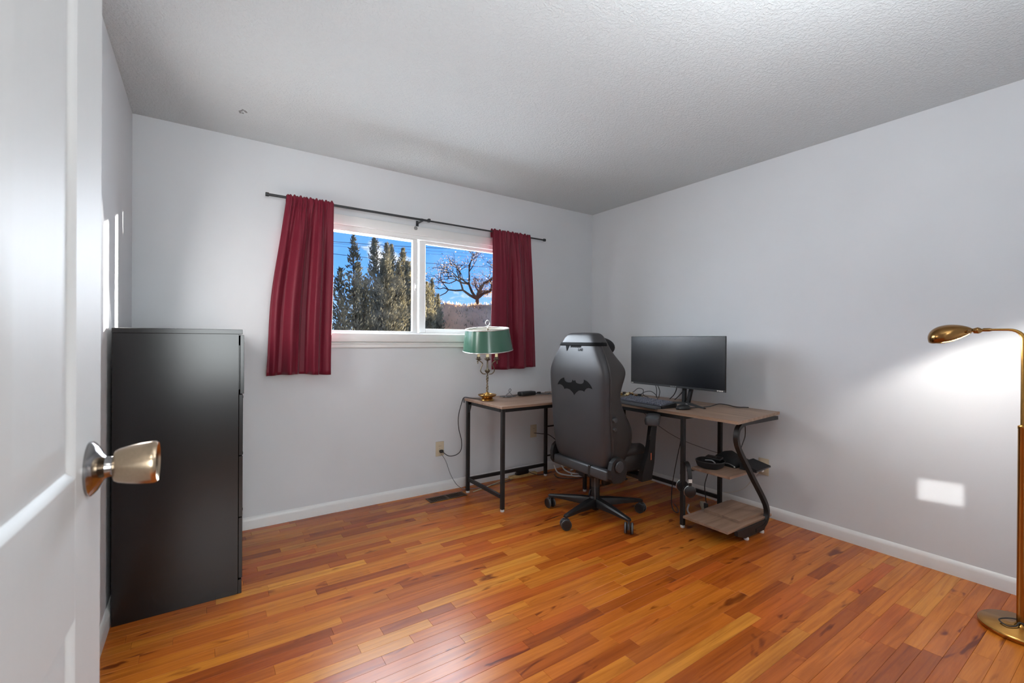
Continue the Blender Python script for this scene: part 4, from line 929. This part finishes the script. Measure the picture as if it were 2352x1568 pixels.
def conifer(label, base, height, radius, mat_, seed, spires, n, size, gap=0):
    R_ = random.Random(seed); o = thing('conifer_tree', label, 'tree', base, group='juniper trees outside the window')
    tr_ = MB(); tr_.tube([(0, 0, 0), (.05, .02, height*.35), (0, 0, height*.8)], [radius*.06, radius*.045, radius*.015], 8)
    for dx, dy, hh, rr in spires:
        tr_.tube([(0, 0, height*.12), (dx*.6, dy*.6, hh*.35), (dx, dy, hh*.93)], [radius*.04, radius*.03, radius*.008], 6)
    tr_.build('trunk', m_bark, o, smooth=True)
    V, Fc = [], []
    for _ in range(n):
        dx, dy, hh, rr = R_.choice(spires)
        t = R_.random()**.75; z_ = hh*(.04+.96*t)
        prof = (1-t)**.8*(.55+.45*min(1, t*4+.3))
        a = R_.uniform(0, 2*pi); q = rr*prof*sqrt(R_.uniform(.1, 1)) + R_.gauss(0, .05)*rr
        lob = .72+.28*sin(5*a+9*t+seed)
        if gap and sin(7*a+11*t+seed*1.3) + .6*sin(17*t+3*a) > 1.5-gap: continue
        c = Vector((dx*min(1, t*1.6)+cos(a)*q*lob, dy*min(1, t*1.6)+sin(a)*q*lob, z_))
        s_ = size*R_.uniform(.5, 1.4)*(1-.5*t)
        up = Vector((cos(a)*.7+R_.gauss(0, .4), sin(a)*.7+R_.gauss(0, .4), 1.0+R_.gauss(0, .3))).normalized()
        sd = up.cross(Vector((R_.gauss(0, 1), R_.gauss(0, 1), R_.gauss(0, 1)))).normalized()
        th = up.cross(sd)
        b_ = len(V)
        V += [(c-up*s_*.6)[:], (c+sd*s_*.34)[:], (c+up*s_*1.1)[:], (c-sd*s_*.34)[:], (c+th*s_*.24)[:]]
        Fc += [(b_, b_+1, b_+4), (b_+1, b_+2, b_+4), (b_+2, b_+3, b_+4), (b_+3, b_, b_+4), (b_, b_+3, b_+2, b_+1)]
    me_ = bpy.data.meshes.new('foliage'); me_.from_pydata(V, [], Fc); me_.materials.append(mat_)
    f_ = link(bpy.data.objects.new('foliage', me_), o); tag(f_, kind='stuff'); return o
def tree_at(px, Y): p = at(px, 700, Y); return (p.x, p.y, GZ)
def top_h(py, Y): return at(900, py, Y).z - GZ
Y1 = 11.0
conifer('dark thin juniper tree at the left of the window view', tree_at(812, Y1), top_h(545, Y1), 1.0, m_fol1, 3, [(0, 0, top_h(541, Y1), .62), (-.75, .1, top_h(605, Y1), .62), (-.35, -.2, top_h(630, Y1), .85), (-1.15, .3, top_h(640, Y1), .7), (.35, .2, top_h(640, Y1), .7)], 7500, .095, .65)
Y2 = 14.0
conifer('tall olive juniper tree in the middle of the left pane', tree_at(868, Y2), top_h(545, Y2), 1.3, m_fol3, 8, [(-.12, 0, top_h(543, Y2), .8), (.35, .2, top_h(556, Y2), .8), (-.55, .2, top_h(610, Y2), 1.0), (.1, -.3, top_h(590, Y2), 1.2), (.7, .1, top_h(600, Y2), 1.0)], 13000, .10, .25)
Y3 = 17.0
conifer('broad sunlit juniper tree beside the window mullion', tree_at(930, Y3), top_h(568, Y3), 1.7, m_fol2, 21, [(-.55, 0, top_h(562, Y3), 1.0), (-.05, .1, top_h(566, Y3), 1.1), (.55, .0, top_h(605, Y3), 1.2), (1.0, .2, top_h(640, Y3), 1.1), (0, -.3, top_h(600, Y3), 1.5), (-.9, -.1, top_h(610, Y3), 1.2)], 18000, .12, 0)
Y4 = 19.0
conifer('low olive juniper tree at the left of the right pane', tree_at(992, Y4), top_h(640, Y4), 1.0, m_fol2, 33, [(0, 0, top_h(632, Y4), .85), (.35, .1, top_h(668, Y4), .8), (-.35, .1, top_h(650, Y4), .8)], 6000, .12, .1)
Y5 = 8.5
conifer('dark juniper branch cluster behind the left curtain', tree_at(748, Y5), top_h(640, Y5), .8, m_fol1, 41, [(0, 0, top_h(600, Y5), .5), (-.4, .2, top_h(650, Y5), .5), (.3, .1, top_h(690, Y5), .42)], 2600, .075, .6)
for k, (px, Y, h_, r_, sd_) in enumerate(((790, 22, 1.9, 1.6, 51), (850, 26, 1.6, 1.9, 52), (1022, 9.5, 1.35, .38, 53), (1125, 9.0, 1.3, .38, 54))):
    b_ = tree_at(px, Y)
    o = conifer(['low dry shrub beyond the dark thin juniper', 'low dry shrub beyond the tall olive juniper', 'low dry shrub in front of the grassy bank', 'low dry shrub beside the right curtain'][k], b_, h_, r_, m_twig if k > 1 else m_fol1, sd_, [(0, 0, h_, r_), (.5*r_, .1, h_*.8, r_*.7), (-.55*r_, .1, h_*.85, r_*.7)], 1500, .13, 0)
    o.name = 'dry_shrub'; o['category'] = 'shrub'; o['group'] = 'dry shrubs outside the window'
# bare tree at the right
Yb = 22.0
bb = tree_at(1094, Yb); bb = (bb[0], bb[1], hill_z(bb[0], bb[1])-.1); bt = thing('bare_tree', 'bare spreading tree with pale brown branches in the right pane', 'tree', bb)
R_ = random.Random(77); br = MB(); tips = []
def grow(p, d, L_, r_, dep):
    q = p + d*L_; mid = p + d*L_*.5 + Vector((R_.gauss(0, 1), R_.gauss(0, 1), R_.gauss(0, 1)))*L_*.07
    br.tube([p, mid, q], [r_, r_*.85, r_*.68], 5 if dep > 2 else 7, cap=False)
    if dep >= 6: tips.append(q); return
    if dep >= 3: tips.append(q)
    for k in range(2 if dep < 1 else R_.choice((2, 3))):
        v = Vector((R_.gauss(0, 1), R_.gauss(0, .7), R_.gauss(.05, .55))); v = (v - d*v.dot(d)).normalized()
        nd = (d*.75 + v*R_.uniform(.45, .85) + Vector((0, 0, .06))).normalized()
        grow(q, nd, L_*R_.uniform(.62, .85), r_*.62, dep+1)
grow(Vector((0, 0, 0)), Vector((.10, 0, 1)).normalized(), .62, .13, 0)
for v_ in ((-.85, .1, .45), (.9, 0, .5), (-.4, .3, .9), (.35, -.2, .95)): grow(Vector((.04, 0, .5)), Vector(v_).normalized(), .95, .085, 1)
br.build('branches', m_bark2, bt, smooth=True)
V, Fc = [], []
for q in tips:
    for _ in range(2):
        c = q + Vector((R_.gauss(0, .14), R_.gauss(0, .14), R_.gauss(0, .14))); s_ = R_.uniform(.02, .05); a = Vector((R_.gauss(0, 1), R_.gauss(0, 1), R_.gauss(0, 1))).normalized(); b_ = a.orthogonal().normalized()
        n = len(V); V += [(c+a*s_)[:], (c+b_*s_)[:], (c-a*s_)[:], (c-b_*s_)[:]]; Fc.append((n, n+1, n+2, n+3))
me_ = bpy.data.meshes.new('dry_leaf_cover'); me_.from_pydata(V, [], Fc); me_.materials.append(m_twig); tag(link(bpy.data.objects.new('dry_leaf_cover', me_), bt), kind='stuff')
# overhead wires
for k, (a, b, r_) in enumerate((((700, 549), (1200, 573), .014), ((700, 575), (1200, 616), .014), ((700, 552), (1300, 590), .006), ((700, 558), (1300, 598), .006))):
    A, B = at(*a, 26), at(*b, 26); pts = [A + (B-A)*t + Vector((0, 0, -.16*4*t*(1-t))) for t in [i/24 for i in range(25)]]
    o = MB().tube(pts, r_, 6).build('power_line', m_cable)
    tag(o, ['upper thick power line crossing the window view', 'lower thick power line crossing the window view', 'thin wire just under the upper power line', 'thin wire between the two thick power lines'][k], 'power line', 'power lines outside the window')
# unseen post added right of the window to block part of the low sun
pp = tag(MB().box((3.58, 4.055, GZ), (3.70, 4.20, 2.7), .004).build('sun_block_post', m_trim), 'unseen white post added outside the window to block part of the sun', 'post')

# added narrow beam that puts a bright patch on the right wall
light('wall_patch_beam', 'AREA', (.42, .03, 1.36), .042, (1, .98, .95), (2.78, .595, -.945), shape='RECTANGLE', size=.30, size_y=.105, spread=radians(.7))
